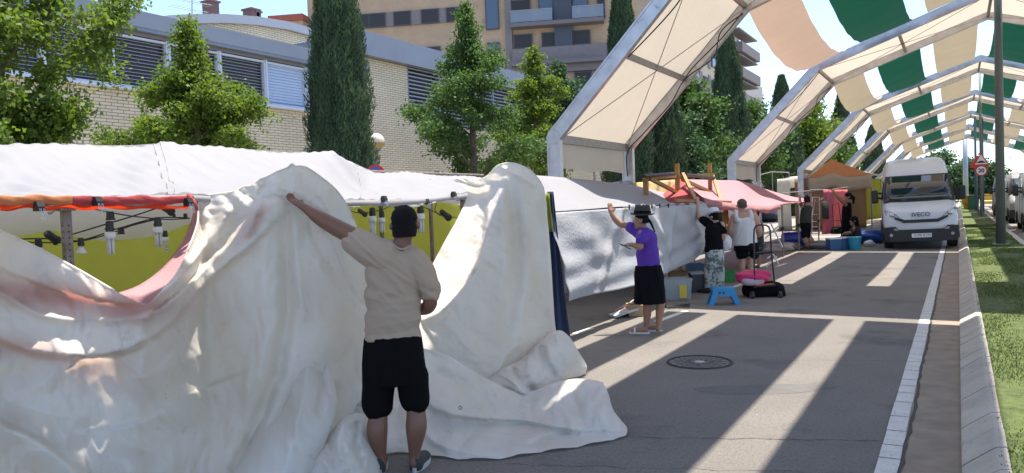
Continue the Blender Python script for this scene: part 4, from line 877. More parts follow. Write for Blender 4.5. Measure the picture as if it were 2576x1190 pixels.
P0 = crv([onx(cx(u), cy_(v), -6.4) for u, v in ((190, 182), (300, 172), (470, 160))], 20); P1 = crv([onx(cx(u), cy_(v), -6.2) for u, v in ((180, 215), (300, 260), (440, 300))], 20)
m = MB(); m.grid(sheet(P0, P1, 8, lambda a, b, t, s: np.array([.04*math.sin(s*30), 0, 0]))); tag(m.build('yellow_sheet', yel2, None, True, sol=.004), 'pale yellow canvas hanging behind the ochre stall frame', 'canvas sheet')
P0 = [onx(cx(u), cy_(v), -6.6) for u, v in ((65, 178), (130, 170), (205, 160))]; P1 = [onx(cx(u), cy_(v), -6.4) for u, v in ((90, 200), (140, 205), (200, 208))]
m = MB(); m.grid(sheet(P0, P1, 4)); tag(m.build('grey_sheet', bl, None, True, sol=.004), 'small grey cloth at the foot of the first arch behind the white roof', 'cloth')
# ------------------------------------------------------------------ pink awning stall
r = thing('pink_awning_stall', 'stall with a sagging pink awning on thin poles in the middle distance', 'market stall', (-5, 21, 0))
n = 50
rp = crv([onx(u, v, -6.3) for u, v in ((1710, 451), (1790, 453), (1871, 457), (1930, 477), (1990, 494), (2040, 502))], n); ep = crv([onx(u, v, -4.25) for u, v in ((1772, 500), (1830, 512), (1880, 518), (1936, 521), (1960, 514), (2000, 509), (2062, 506))], n)
m = MB(); m.grid(sheet(rp, ep, 16, lambda a, b, t, s: np.array([0, 0, -.10*math.sin(math.pi*t)+.025*math.sin(s*25+3*t)*math.sin(math.pi*t)]))); m.build('awning_cloth', pink, r, True, sol=.004)
i1 = int(n*.52); m = MB(); hm = [tuple(np.array(p)+[.02*math.sin(i*1.3), 0, -.15-.015*math.sin(i*1.7)]) for i, p in enumerate(ep[:i1])]; m.grid([[tuple(p) for p in ep[:i1]], hm]); m.build('valance', pink, r, True, sol=.004)
m = MB(); hm = [tuple(np.array(p)+[.01*math.sin(i*1.3), 0, -.035-.015*math.sin(i*2.1)]) for i, p in enumerate(ep[i1-1:])]; m.grid([[tuple(p) for p in ep[i1-1:]], hm]); m.build('narrow_valance', pink, r, True, sol=.004)
m = MB(); gp = [rp[0], ep[0]]; m.grid([[tuple(rp[0]), tuple(rp[0]*.5+ep[0]*.5), tuple(ep[0])], [(rp[0][0]-.9, rp[0][1]+.05, 1.3), (-5.6, ep[0][1]-.2, 1.35), (ep[0][0], ep[0][1], ep[0][2]-.1)]]); m.build('red_gable', redc, r, True, sol=.004)
for u, v in ((1967, 642), (2008, 636), (2058, 630)):
    p = onx(u, 515, -4.3); m = MB(); m.cyl((p[0], p[1], 0), (p[0], p[1], p[2]), .022, 8); o = m.build('pole', rust, r)
    m = MB(); m.box((p[0], p[1], .8), (.07, .07, .1)); m.build('clamp', blackp, o)
for yy in (15.6, 20.8, 26): m = MB(); m.cyl((-6.3, yy, 0), (-6.3, yy, 2.2), .022, 8); m.build('pole', rust, r)
m = MB(); m.tube([tuple(np.array(p)+[-.03, 0, -.02]) for p in ep], .02, 6); m.build('eave_bar', rust, r)
# table with goods under the pink awning
t2 = thing('display_table', 'dark table with small goods under the pink awning', 'table', (-4.9, 18.6, 0)); m = MB(); m.box((-5., 18.6, .74), (.8, 2.6, .04)); m.build('table_top', steel, t2)
for a in (17.5, 19.8):
    for b in (-4.7, -5.3): m = MB(); m.cyl((b, a, 0), (b, a, .72), .018, 6); m.build('leg', rust, t2)
cols = [(.02, .02, .025), (.55, .55, .58), (.4, .05, .06), (.5, .45, .3), (.05, .05, .06)]; cnm = ['black', 'white', 'red', 'tan', 'dark grey']
for i in range(5):
    yy = 17.6+i*.5; w_ = .3; m = MB(); m.box((-4.95, yy, .76+.09), (.4, w_, .18), bev=.01); r2 = thing('goods_box', f'{cnm[i]} box number {["one", "two", "three", "four", "five"][i]} from the near end of the table under the pink awning', 'box', (-4.95, yy, .76), 0, 'boxes on the far table'); m.build('body', mat('gb'+str(i), cols[i], .6), r2); m = MB(); m.box((-4.95, yy, .955), (.42, w_+.02, .03)); m.build('lid', mat('gb'+str((i+1) % 5)+'l', cols[(i+1) % 5], .6), r2)
# ------------------------------------------------------------------ orange tent
fx = lambda x: 1932+.2706*x
fy_ = lambda y: 354.2+.2706*y
bB = onz(fx(150), fy_(845)); tD = float((bB-np.array([0, 0, HC]))@_f); Q = lambda x, y, f=0.: dep(fx(x), fy_(y), tD+f)
gB = onz(fx(900), fy_(800))
tan = mat('tan_canvas', (.34, .22, .11), .85, trans=.35, tcol=(.45, .28, .12), var=.1, vs=1.5, bump=.3, bs=8); tan2 = mat('sand_canvas', (.5, .40, .28), .85, trans=.3, bump=.2, bs=8); yg = mat('yellow_green_canvas', (.42, .40, .05), .85, trans=.5, tcol=(.6, .6, .08), bump=.3, bs=8); offw = mat('off_white_canvas', (.66, .63, .57), .8, trans=.4, bump=.25, bs=8)
r = thing('orange_tent', 'pavilion tent with orange gable, tan front curtain and white side', 'tent', (bB[0]+2, bB[1]+2, 0))
def gz_(x, y, f):
    p = Q(x, y, f); return (p[0], p[1], .02)
m = MB(); pk = Q(588, 172, .9)
def tri2(A, B, C, n=10, f=lambda a, b: 0.):
    A, B, C = map(np.array, (A, B, C)); return [[tuple(A*(1-t)+(B*(1-s)+C*s)*t+np.array([0, 0, f(s, t)])) for s in np.linspace(0, 1, n)] for t in np.linspace(0, 1, n)]
fl, fr_ = Q(372, 345, 0.), Q(958, 310, .2); bl_, br_ = Q(300, 335, 3.), Q(1085, 322, 3.2); sg = lambda s, t: -.12*math.sin(math.pi*t)
m.grid(tri2(pk, fl, fr_, 14, lambda s, t: -.10*math.sin(math.pi*s)*t)); m.build('orange_roof_panel', orac, r, True, sol=.006)
m = MB(); m.grid(tri2(pk, fr_, br_, 10, sg)); m.grid(tri2(pk, br_, bl_, 10, sg)); m.grid(tri2(pk, bl_, fl, 10, sg)); m.build('white_roof_panel', offw, r, True, sol=.006)
lf = np.array(fl); rf = np.array(fr_); lv = []
for s in np.linspace(0, 1, 30):
    p = lf*(1-s)+rf*s+np.array([0, 0, -.10*math.sin(math.pi*s)]); lv.append(p)
pm = Q(600, 285, .5)
m = MB(); top = [p+(pm-lf*.5-rf*.5)*math.exp(-((i/29-.38)/.16)**2)*np.array([0, 0, 1]) for i, p in enumerate(lv)]
fo = np.array([.45, -.85, 0])
m.grid([[tuple(p+fo*(.05+.015*math.sin(i*1.2))+np.array([0, 0, -h_])) for i, p in enumerate(top)] for h_ in (0, .25, .5, .68)]); m.build('sand_valance', tan2, r, True, sol=.005)
def curtain(A, B, zt, zb_, mt, nm, par, n=40, am=.06, fr2=22, lab=None):
    A = np.array(A[:2]); B = np.array(B[:2]); d = (B-A)/np.linalg.norm(B-A); nn = np.array([d[1], -d[0]])
    m = MB(); m.grid([[(*(A*(1-s)+B*s+nn*am*math.sin(s*fr2+z*.8)*(.4+.6*(1-h))), z) for s in np.linspace(0, 1, n)] for h, z in ((h, zb_+(zt-zb_)*h) for h in np.linspace(0, 1, 10))]); return m.build(nm, mt, par, True, sol=.005)
H1 = float(fr_[2])
A = Q(250, 600, .1); B = Q(915, 600, .3); curtain(A, B, H1-.1, .03, tan, 'tan_curtain', r)
A2 = Q(905, 600, .35); B2 = Q(1075, 600, 3.2); curtain(A2, B2, H1-.2, .4, yg, 'yellow_green_side', r)
A = Q(95, 600, 1.2); B = Q(215, 600, .2); curtain(A, B, float(Q(180, 350, .6)[2]), .03, offw, 'white_curtain', r, 24, .08, 12)
m = MB(); a, b, c_, d_ = Q(165, 350, .9), Q(380, 330, .0), Q(390, 318, 2.5), Q(200, 335, 3.0); m.grid([[tuple(a), tuple(b)], [tuple(d_), tuple(c_)]]); m.grid([[tuple(a), tuple(b)], [tuple(a-np.array([0, 0, .5])), tuple(b-np.array([0, 0, .5]))]]); m.build('white_canopy', offw, r, True, sol=.006)
for p in (fl, fr_, bl_, br_): m = MB(); m.cyl((p[0], p[1], 0), tuple(p), .035, 8); m.build('pole', steel, r)
# tubular frames in front of the tent
r = thing('tube_frame', 'bare tubular awning frame in front of the orange tent', 'stall frame', Q(440, 900, -4))
for a, b in (((300, 535), (400, 455)), ((400, 455), (530, 455)), ((490, 550), (600, 455)), ((600, 450), (745, 430)), ((400, 455), (405, 960)), ((130, 485), (560, 452))):
    m = MB(); m.tube([Q(a[0], a[1], -3.6), Q(b[0], b[1], -3.6)], .022, 6); m.build('tube', steel, r)
r = thing('metal_frame', 'thin galvanised tube frame before the dark trees left of the tent', 'stall frame', Q(40, 840, 1.))
for a, b in (((-180, 345), (30, 290)), ((30, 290), (195, 295)), ((40, 290), (45, 500)), ((195, 295), (195, 350)), ((120, 480), (360, 455))):
    m = MB(); m.tube([Q(a[0], a[1], 1.5), Q(b[0], b[1], 1.5)], .03, 6); m.build('tube', steel, r)
# pink cloths on the frame
def hang(u0, u1, v0, v1, f, mt, lab, seed):
    A = Q(u0, v0, f); B = Q(u1, v0, f); C = Q(u0-10, v1, f); kx = B-A; m = MB(); ff = np.array([.5, -.86, 0])
    m.grid([[tuple(A*(1-t)+C*t+kx*s*(1+.25*math.sin(3.1*t+seed))+ff*.05*math.sin(s*11+t*3+seed)) for s in np.linspace(0, 1, 16)] for t in np.linspace(0, 1, 16)]); tag(m.build('hanging_cloth', mt, None, True, sol=.005), lab, 'cloth', 'pink cloths on the frame')
hang(510, 590, 455, 965, -3.7, mat('dusty_pink_cloth', (.55, .16, .22), .8, trans=.3), 'long dusty pink cloth hanging to the ground from the tube frame', 1); hang(612, 715, 455, 800, -3.5, mat('salmon_cloth', (.8, .25, .25), .8, trans=.4), 'shorter salmon pink cloth hanging behind the tall dark person', 2)
m = MB(); 
r = thing('garment', 'dark green garment hanging from the frame beside the dusty pink cloth', 'garment', Q(525, 640, -3.8)); m.loft([[tuple(Q(x, y, -3.85+dz)) for x, dz in ((x0, 0), (x1, 0), (x1, .1), (x0, .1))] for y, x0, x1 in ((560, 515, 540), (575, 495, 560), (640, 497, 565), (725, 502, 570))]); m.build('cloth', mat('dark_olive_cloth', (.03, .035, .025), .9), r, True)
# step ladder
r = thing('step_ladder', 'white metal step ladder in front of the tan tent curtain', 'ladder', onz(fx(440), fy_(960)))
for a, b in (((415, 525), (405, 955)), ((478, 525), (480, 955)), ((440, 545), (380, 860))): m = MB(); m.tube([Q(a[0], a[1], -3.4), Q(b[0], b[1], -3.2)], .02, 6); m.build('rail', al2, r)
for y in (525, 685, 750, 800, 860, 910): m = MB(); m.bar(Q(412, y, -3.4), Q(478, y, -3.4), .1 if y == 685 else .05, .03); m.build('step', al2, r)
# boxes and bags on the ground
tub('blue_cooler', 'left dark blue box with white lid in front of the crouching person', 'box', fx(582), fx(690), fy_(915), fy_(1018), blueb, .4, .95, lid=bulbm)
tub('blue_cooler', 'right dark blue box with white lid next to the teal bucket', 'box', fx(693), fx(768), fy_(905), fy_(1015), blueb, .4, .95, lid=bulbm)
b = onz(fx(808), fy_(1016)); r = thing('bucket', 'teal bucket at the right end of the blue boxes', 'bucket', b); k = .137; m = MB(); m.tube([(b[0], b[1], .01), (b[0], b[1], .38)], [.15, .19], 16); m.build('body', mat('teal_plastic', (.01, .22, .33), .4), r); m = MB(); m.tube([(b[0], b[1], .38), (b[0], b[1], .41)], [.2, .2], 16); m.build('lid', mat('teal_light', (.05, .38, .48), .4), r)
b = onz(fx(268), fy_(984)); r = thing('blue_drum', 'blue drum lying on the ground under the pink awning poles', 'drum', b); m = MB(); d_ = Vector((.86, .5, 0)); c = V(b)+Vector((-.1, .25, .25)); m.tube([c-d_*.42, c-d_*.4, c+d_*.4, c+d_*.42], [.2, .24, .24, .2], 18); m.build('body', mat('drum_blue', (.01, .04, .3), .35), r)
m = MB()
for s_ in (-.2, .2): m.tube([c+d_*(s_-.015), c+d_*(s_+.015)], [.25, .25], 18)
m.build('hoops', mat('drum_blue', (0, 0, 0)), r)
c = onz(fx(960), fy_(955)); blob((c[0], c[1]+.2, .2), (.5, .35, .24), mat('blue_tarp', (.01, .07, .3), .4, bump=.4, bs=12), 'blue_bag', 'crumpled blue bag on the ground left of the van', 'bag', 9, .22)
c = onz(fx(980), fy_(975)); blob((c[0]-.1, c[1]-.3, .1), (.16, .14, .1), bulbm, 'white_bag', 'small white bag before the blue bag beside the van', 'bag', 12, .2)
for i, (x, y, mt_, lb) in enumerate(((960, 770, offw, 'heap of white cloth at the foot of the yellow green tent side'), (500, 1005, mat('grey_cloth', (.2, .2, .2), .9), 'grey cloth heap on the ground left of the blue boxes'), (180, 1010, mat('grey_cloth', (0, 0, 0)), 'low grey heap on the ground at the left pink awning pole'), (110, 1025, offw, 'small white rag left of the pink awning pole'))):
    c = onz(fx(x), fy_(y)); blob((c[0], c[1], .1), (.45, .3, .14), mt_, 'cloth_heap', lb, 'cloth', 20+i, .3)
# hand truck
r = thing('hand_truck', 'black hand truck standing before the salmon cloth', 'hand truck', onz(fx(640), fy_(940)))
for a, b in (((600, 600), (612, 900)), ((655, 575), (697, 900)), ((600, 600), (655, 575)), ((590, 745), (690, 742)), ((600, 820), (695, 815))): m = MB(); m.tube([Q(a[0], a[1], -4.2), Q(b[0], b[1], -4.2)], .02, 6); m.build('tube', blackp, r)
blob(Q(655, 860, -4.0), (.3, .3, .35), blackcl, 'black_sack', 'black sack standing behind the blue boxes', 'bag', 31, .12)
r = thing('tool_handle', 'pole leaning with a grey blade beside the van wheel', 'tool', onz(fx(1000), fy_(960))); m = MB(); m.tube([Q(1062, 850, -4.5), Q(990, 965, -4.7)], .018, 6); m.build('handle', al2, r); m = MB(); m.box(Q(980, 968, -4.7), (.16, .1, .06), bev=.02); m.build('blade', steel, r)
# ================================================================== the big tarpaulin
from mathutils import noise as mn
TM = bpy.data.materials.new('tarpaulin'); TM.use_nodes = True; _n = TM.node_tree; N = _n.nodes; L = _n.links
b = N['Principled BSDF']; b.inputs['Roughness'].default_value = .42; b.inputs['Specular IOR Level'].default_value = .5
tc = N.new('ShaderNodeTexCoord'); at = N.new('ShaderNodeAttribute'); at.attribute_name = 'salmon_glow'
n1 = N.new('ShaderNodeTexNoise'); n1.inputs['Scale'].default_value = 1.6; n1.inputs['Detail'].default_value = 7; L.new(tc.outputs['Object'], n1.inputs['Vector'])
r1 = N.new('ShaderNodeMapRange'); r1.inputs[1].default_value = .35; r1.inputs[2].default_value = .7; L.new(n1.outputs['Fac'], r1.inputs[0])
mA = N.new('ShaderNodeMix'); mA.data_type = 'RGBA'; L.new(r1.outputs[0], mA.inputs[0]); mA.inputs[6].default_value = (.88, .86, .82, 1); mA.inputs[7].default_value = (.80, .755, .68, 1)
n2 = N.new('ShaderNodeTexNoise'); n2.inputs['Scale'].default_value = 9; n2.inputs['Detail'].default_value = 9; n2.inputs['Roughness'].default_value = .75; L.new(tc.outputs['Object'], n2.inputs['Vector'])
r2 = N.new('ShaderNodeMapRange'); r2.inputs[1].default_value = .60; r2.inputs[2].default_value = .80; r2.inputs[4].default_value = .75; L.new(n2.outputs['Fac'], r2.inputs[0])
mB = N.new('ShaderNodeMix'); mB.data_type = 'RGBA'; L.new(r2.outputs[0], mB.inputs[0]); L.new(mA.outputs[2], mB.inputs[6]); mB.inputs[7].default_value = (.48, .39, .28, 1)
mC = N.new('ShaderNodeMix'); mC.data_type = 'RGBA'; L.new(at.outputs['Fac'], mC.inputs[0]); L.new(mB.outputs[2], mC.inputs[6]); mC.inputs[7].default_value = (.60, .33, .26, 1)  # glow of sun through the red awning, painted into the tarpaulin colour
L.new(mC.outputs[2], b.inputs['Base Color'])
# crumple creases: distorted voronoi cells, and fine weave
ds = N.new('ShaderNodeTexNoise'); ds.inputs['Scale'].default_value = 3; ds.inputs['Detail'].default_value = 3; L.new(tc.outputs['Object'], ds.inputs['Vector'])
mx = N.new('ShaderNodeMix'); mx.data_type = 'RGBA'; mx.blend_type = 'ADD'; mx.inputs[0].default_value = .35; L.new(tc.outputs['Object'], mx.inputs[6]); L.new(ds.outputs['Color'], mx.inputs[7])
prev = None
for sc, st, di in ((4.2, .3, .03), (15., .35, .010)):
    vo = N.new('ShaderNodeTexVoronoi'); vo.feature = 'F1' if sc < 20 else 'F2'; vo.inputs['Scale'].default_value = sc; L.new(mx.outputs[2], vo.inputs['Vector'])
    bp = N.new('ShaderNodeBump'); bp.inputs['Strength'].default_value = st; bp.inputs['Distance'].default_value = di; L.new(vo.outputs['Distance'], bp.inputs['Height'])
    if prev: L.new(prev.outputs[0], bp.inputs['Normal'])
    prev = bp
nf = N.new('ShaderNodeTexNoise'); nf.inputs['Scale'].default_value = 320; L.new(tc.outputs['Object'], nf.inputs['Vector']); bp = N.new('ShaderNodeBump'); bp.inputs['Strength'].default_value = .12; bp.inputs['Distance'].default_value = .002; L.new(nf.outputs['Fac'], bp.inputs['Height']); L.new(prev.outputs[0], bp.inputs['Normal']); prev = bp
L.new(prev.outputs[0], b.inputs['Normal'])
tr = N.new('ShaderNodeBsdfTranslucent'); L.new(prev.outputs[0], tr.inputs['Normal']); hs = N.new('ShaderNodeHueSaturation'); hs.inputs['Value'].default_value = 1.1; hs.inputs['Saturation'].default_value = 1.1; L.new(mC.outputs[2], hs.inputs['Color']); L.new(hs.outputs[0], tr.inputs[0])
ms = N.new('ShaderNodeMixShader'); ms.inputs[0].default_value = .5; L.new(b.outputs[0], ms.inputs[1]); L.new(tr.outputs[0], ms.inputs[2]); L.new(ms.outputs[0], N['Material Output'].inputs[0])

def sdist(U, Vv, poly):
    """distance in pixels to a stroke, the signed side, and the position along it"""
    P = crv(poly, 40) if len(poly) > 2 else np.array([np.array(poly[0])*(1-t)+np.array(poly[1])*t for t in np.linspace(0, 1, 12)])
    best = np.full(U.shape, 1e9); sg = np.zeros(U.shape); al = np.zeros(U.shape); k = len(P)-1
    for i in range(k):
        a, c = P[i], P[i+1]; d = c-a; l2 = d@d+1e-9; t = np.clip(((U-a[0])*d[0]+(Vv-a[1])*d[1])/l2, 0, 1)
        dx = U-(a[0]+d[0]*t); dy = Vv-(a[1]+d[1]*t); r = dx*dx+dy*dy; m_ = r < best
        best = np.where(m_, r, best); sg = np.where(m_, np.sign(d[0]*dy-d[1]*dx), sg); al = np.where(m_, (i+t)/k, al)
    return np.sqrt(best), sg, al
def coons(T, B, Lc, Rc, ns, nt_):
    T = crv(T, ns); B = crv(B, ns); Lc = crv(Lc, nt_); Rc = crv(Rc, nt_)
    s = np.linspace(0, 1, ns)[None, :, None]; t = np.linspace(0, 1, nt_)[:, None, None]
    return (1-t)*T[None]+t*B[None]+(1-s)*Lc[:, None]+s*Rc[:, None]-((1-s)*(1-t)*T[0]+s*(1-t)*T[-1]+(1-s)*t*B[0]+s*t*B[-1])
TV = []; TF = []; TD = []; FAC = .030; EDG = {}
def tri_(x): return np.abs(x-np.floor(x+.5))*4-1
def facets(U, Vv, seed):
    rng = np.random.default_rng(100+seed); nz = lambda s, o: np.array([[mn.noise(Vector((U[i, j]/s+o, Vv[i, j]/s, seed*3.3+o))) for j in range(U.shape[1])] for i in range(U.shape[0])])
    wa, wb = nz(150, 0)*70, nz(150, 9)*70; h = np.zeros(U.shape)
    for k, wl in enumerate((230, 150, 95, 60, 38)):
        a = rng.uniform(0, math.pi); m_ = np.clip(nz(wl*1.1, 20+k)*2.6+.35, 0, 1); h += m_*wl/230*tri_(((U+wa)*math.cos(a)+(Vv+wb)*math.sin(a))/wl+rng.random())
    return h
def patch(C, strokes=(), crumple=(), wr=.006, salmon_glow=(), seed=0, zmin=.008):
    U, Vv, D = C[..., 0], C[..., 1], C[..., 2].copy()
    JN = np.array([[3.2*mn.noise(Vector((U[i, j]/34., Vv[i, j]/34., seed+.5)))+1.4*mn.noise(Vector((U[i, j]/11., Vv[i, j]/11., seed))) for j in range(U.shape[1])] for i in range(U.shape[0])])
    for st in strokes:
        poly, amp, w = st[:3]; mode = st[3] if len(st) > 3 else 'r'
        d, sg, al = sdist(U, Vv, poly); env = np.clip(np.minimum(al, 1-al)*6, 0, 1)**.7
        d = np.abs(d+JN)
        if mode == 'r': D -= amp*env*(np.exp(-(d/w)**2) if amp < 0 else .55*np.exp(-(d/w)**2)+.45*np.exp(-d/(w*.6)))
        elif mode == 'v': D -= amp*np.exp(-(d/w))*env                       # sharp crease
        else:                                                               # lip: sharp on one side, soft fall-off on the other
            s_ = -1 if mode == 'L' else 1
            D -= amp*env*np.where(sg*s_ > 0, np.exp(-(d/(w*4))**1.3), np.exp(-(d/(w*.45))**2))
    D = D-FAC*facets(U, Vv, seed); CF = facets(U*1.9, Vv*1.9, seed+20)
    P = np.empty(C.shape); nr, nc = U.shape
    for i in range(nr):
        for j in range(nc):
            u, v = U[i, j], Vv[i, j]; cr = wr
            for (cu, cv, ru, rv_, a) in crumple: cr += a*math.exp(-((u-cu)/ru)**2-((v-cv)/rv_)**2)
            q = Vector((u/90.+seed*7, v/90., seed)); n_ = 0.; am = 1.
            for o_ in range(3): n_ += am*(1-2.2*abs(mn.noise(q))); q = q*2.3; am *= .5
            P[i, j] = dep(u, v, D[i, j]-wr*n_*.6-(cr-wr)*(.6*n_+1.5*CF[i, j]))
    P[..., 2] = np.maximum(P[..., 2], zmin+.012*np.abs(np.sin(P[..., 0]*9+P[..., 1]*7)))
    EDG[seed] = (P[0].copy(), P[-1].copy())
    b0 = len(TV); TV.extend(map(tuple, P.reshape(-1, 3)))
    TF.extend([(b0+i*nc+j, b0+i*nc+j+1, b0+(i+1)*nc+j+1, b0+(i+1)*nc+j) for i in range(nr-1) for j in range(nc-1)])
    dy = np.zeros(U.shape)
    for (cu, cv, ru, rv_, a, ang) in salmon_glow:
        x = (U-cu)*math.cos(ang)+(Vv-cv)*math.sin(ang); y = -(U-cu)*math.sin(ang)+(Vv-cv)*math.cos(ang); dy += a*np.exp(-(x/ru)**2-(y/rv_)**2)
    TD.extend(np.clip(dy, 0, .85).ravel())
# left curtain raised by the man's hand
T = [(-260, 470, 4.35), (-100, 535, 4.3), (0, 580, 4.3), (100, 626, 4.27), (200, 680, 4.25), (300, 737, 4.22), (368, 764, 4.2), (395, 742, 4.3), (440, 690, 4.5), (476, 620, 4.75), (497, 560, 4.95), (505, 500, 5.1), (560, 486, 5.08), (590, 482, 5.06), (612, 469, 5.05), (630, 468, 5.05), (655, 451, 5.05), (672, 446, 5.05), (700, 431, 5.05), (722, 423, 5.08), (737, 411, 5.1), (746, 421, 5.1), (762, 418, 5.13), (790, 433, 5.18), (812, 449, 5.2), (842, 474, 5.25), (868, 508, 5.3), (893, 560, 5.4), (915, 625, 5.5), (950, 690, 5.6)]
B = [(-260, 1430, 4.0), (0, 1420, 4.15), (150, 1410, 4.25), (300, 1400, 4.35), (450, 1370, 4.5), (560, 1330, 4.65), (680, 1260, 4.8), (780, 1180, 5.0), (860, 1100, 5.3), (950, 1010, 5.6)]
C = coons(T, B, [(-260, 470, 4.35), (-260, 950, 4.1), (-260, 1430, 4.0)], [(950, 690, 5.6), (955, 850, 5.65), (950, 1010, 5.6)], 330, 190)
ST = [([(-150, 600), (0, 668), (80, 702), (170, 732), (280, 755), (366, 764)], .05, 16, 'L'),
      ([(-150, 650), (0, 735), (60, 772), (110, 795), (200, 806), (300, 805), (400, 795)], .045, 12, 'r'),
      ([(320, 800), (410, 775), (480, 715), (540, 655), (600, 598), (645, 530), (672, 470), (700, 435)], .10, 17, 'R'),
      ([(-150, 790), (0, 848), (60, 874), (130, 888), (220, 893), (300, 882), (380, 845), (430, 805), (490, 735), (560, 672), (620, 620), (680, 560), (725, 510)], .11, 20, 'L'),
      ([(160, 930), (200, 912), (250, 893), (310, 880)], .04, 12, 'L'),
      ([(375, 760), (430, 720), (500, 640), (560, 560), (600, 480)], .05, 20, 'r'),
      ([(440, 720), (500, 660), (560, 600), (620, 520)], -.04, 12, 'r'),
      ([(722, 500), (745, 510), (775, 526)], -.07, 16, 'r'), ([(728, 525), (722, 600), (722, 740), (716, 850), (690, 960), (640, 1080), (580, 1200)], -.075, 18, 'r'),
      ([(742, 440), (736, 520), (742, 620), (756, 740), (768, 812)], .05, 15, 'r'),
      ([(730, 425), (700, 470), (680, 540), (668, 640), (672, 780), (660, 900), (600, 1040)], .035, 26, 'r'),
      ([(735, 418), (790, 470), (840, 560), (870, 660), (905, 760)], .05, 22, 'r'), ([(760, 520), (800, 620), (850, 700), (930, 790)], -.035, 14, 'r'), ([(775, 540), (830, 600), (868, 700)], .03, 9, 'r'),
      ([(-120, 1010), (0, 1072), (80, 1110), (150, 1160), (230, 1230), (280, 1300)], .13, 26, 'R'),
      ([(180, 1095), (260, 1085), (360, 1062), (460, 1010), (560, 962), (640, 930)], .03, 14, 'R'),
      ([(418, 778), (436, 820), (470, 872), (496, 900), (512, 958)], -.012, 3.5, 'v'), ([(490, 900), (530, 880), (600, 862)], .008, 6, 'v'),
      ([(0, 1000), (120, 1040), (260, 1050)], .03, 40, 'r'), ([(300, 960), (420, 930), (540, 860), (620, 760)], .03, 50, 'r'),
      ([(505, 505), (520, 560), (500, 640), (450, 700), (385, 752)], .05, 12, 'r'), ([(560, 490), (570, 540), (540, 620)], .03, 8, 'v'), ([(600, 480), (640, 500), (700, 490)], -.03, 7, 'v'), ([(640, 460), (650, 520), (620, 600)], .04, 9, 'r'),
      ([(660, 455), (690, 490), (735, 505)], -.03, 8, 'v'), ([(735, 420), (760, 460), (770, 500), (820, 530)], .04, 10, 'r')]
patch(C, ST, crumple=[(590, 520, 90, 60, .014), (470, 640, 60, 90, .010), (720, 470, 60, 50, .012), (0, 780, 90, 60, .006)], wr=.0045,
      salmon_glow=[(130, 745, 220, 34, .85, .12), (340, 775, 70, 30, .5, -.1), (30, 870, 150, 26, .45, .2), (240, 935, 100, 40, .22, 0), (640, 560, 60, 16, .45, -.9)], seed=1)  # salmon patches imitate sunlight filtered by the red and orange roll
# leaf shaped front panel
C = coons([(768, 808, 5.36), (769, 809, 5.36), (770, 810, 5.36)], [(540, 1290, 4.5), (650, 1300, 4.45), (760, 1280, 4.55)],
          [(768, 808, 5.36), (735, 880, 5.25), (690, 985, 5.1), (630, 1110, 4.85), (540, 1290, 4.5)], [(770, 810, 5.36), (808, 880, 5.25), (836, 950, 5.12), (848, 1010, 5.0), (838, 1060, 4.92), (812, 1130, 4.8), (760, 1280, 4.55)], 90, 130)
s_ = np.linspace(0, 1, 90)[None, :]; C[..., 2] -= .10*np.sin(math.pi*s_)**.8
patch(C, [([(775, 850), (770, 950), (740, 1100), (700, 1230)], .03, 20, 'r'), ([(800, 890), (812, 960), (800, 1050)], -.025, 10, 'r')], [(760, 1000, 60, 80, .004)], .004, (), 2)
# sheet behind the man's legs, running over the ground to the right
T = [(766, 800, 5.55), (800, 812, 5.6), (860, 822, 5.7), (930, 835, 5.8), (1010, 856, 5.85), (1065, 878, 5.9), (1120, 893, 5.95), (1180, 928, 6.05), (1240, 962, 6.25), (1290, 985, 6.35), (1340, 985, 6.4), (1390, 966, 6.5), (1440, 955, 6.6), (1480, 956, 6.6), (1516, 962, 6.55)]
B = [(700, 1250, 4.8), (800, 1200, 5.0), (900, 1172, 5.1), (985, 1140, 5.3), (1060, 1150, 5.22), (1150, 1158, 5.15), (1250, 1157, 5.15), (1350, 1150, 5.22), (1450, 1135, 5.3), (1530, 1116, 5.42), (1574, 1102, 5.5)]
C = coons(T, B, [(766, 800, 5.55), (740, 1000, 5.3), (700, 1250, 4.8)], [(1516, 962, 6.55), (1530, 990, 6.3), (1542, 1030, 6.0), (1562, 1058, 5.8), (1578, 1078, 5.62), (1574, 1102, 5.5)], 260, 120)
patch(C, [([(1060, 1000), (1110, 1030), (1180, 1046), (1290, 1052), (1400, 1070), (1490, 1080), (1560, 1082)], .10, 18, 'L'), ([(1065, 880), (1120, 895), (1180, 930), (1240, 962)], .05, 12, 'r'),
          ([(1080, 925), (1150, 960), (1220, 1000)], -.05, 16, 'r'), ([(1060, 1068), (1090, 1110), (1180, 1140), (1300, 1148)], .04, 12, 'r'), ([(1240, 1030), (1300, 1010), (1360, 1020)], .05, 14, 'r'),
          ([(1250, 990), (1300, 1010), (1370, 985), (1430, 960)], -.04, 10, 'r'), ([(1440, 960), (1450, 1020), (1480, 1080)], -.05, 14, 'r'), ([(1515, 965), (1500, 1020), (1530, 1080)], .05, 12, 'r'), ([(1380, 1000), (1430, 1050), (1440, 1110)], .03, 14, 'r'),
          ([(1280, 1110), (1360, 1100), (1420, 1070)], .035, 12, 'r'), ([(870, 860), (900, 930), (880, 1030), (840, 1110)], -.06, 20, 'r'), ([(800, 830), (850, 880), (880, 960)], .05, 14, 'r'), ([(860, 1060), (900, 1020), (960, 1010), (1000, 1030)], .06, 14, 'r'),
          ([(990, 900), (1000, 1000), (985, 1100)], -.05, 18, 'r')],
      [(1330, 1000, 150, 60, .034), (900, 1080, 60, 60, .012), (1490, 1040, 80, 70, .026), (1180, 930, 60, 25, .014)], .006, (), 3)
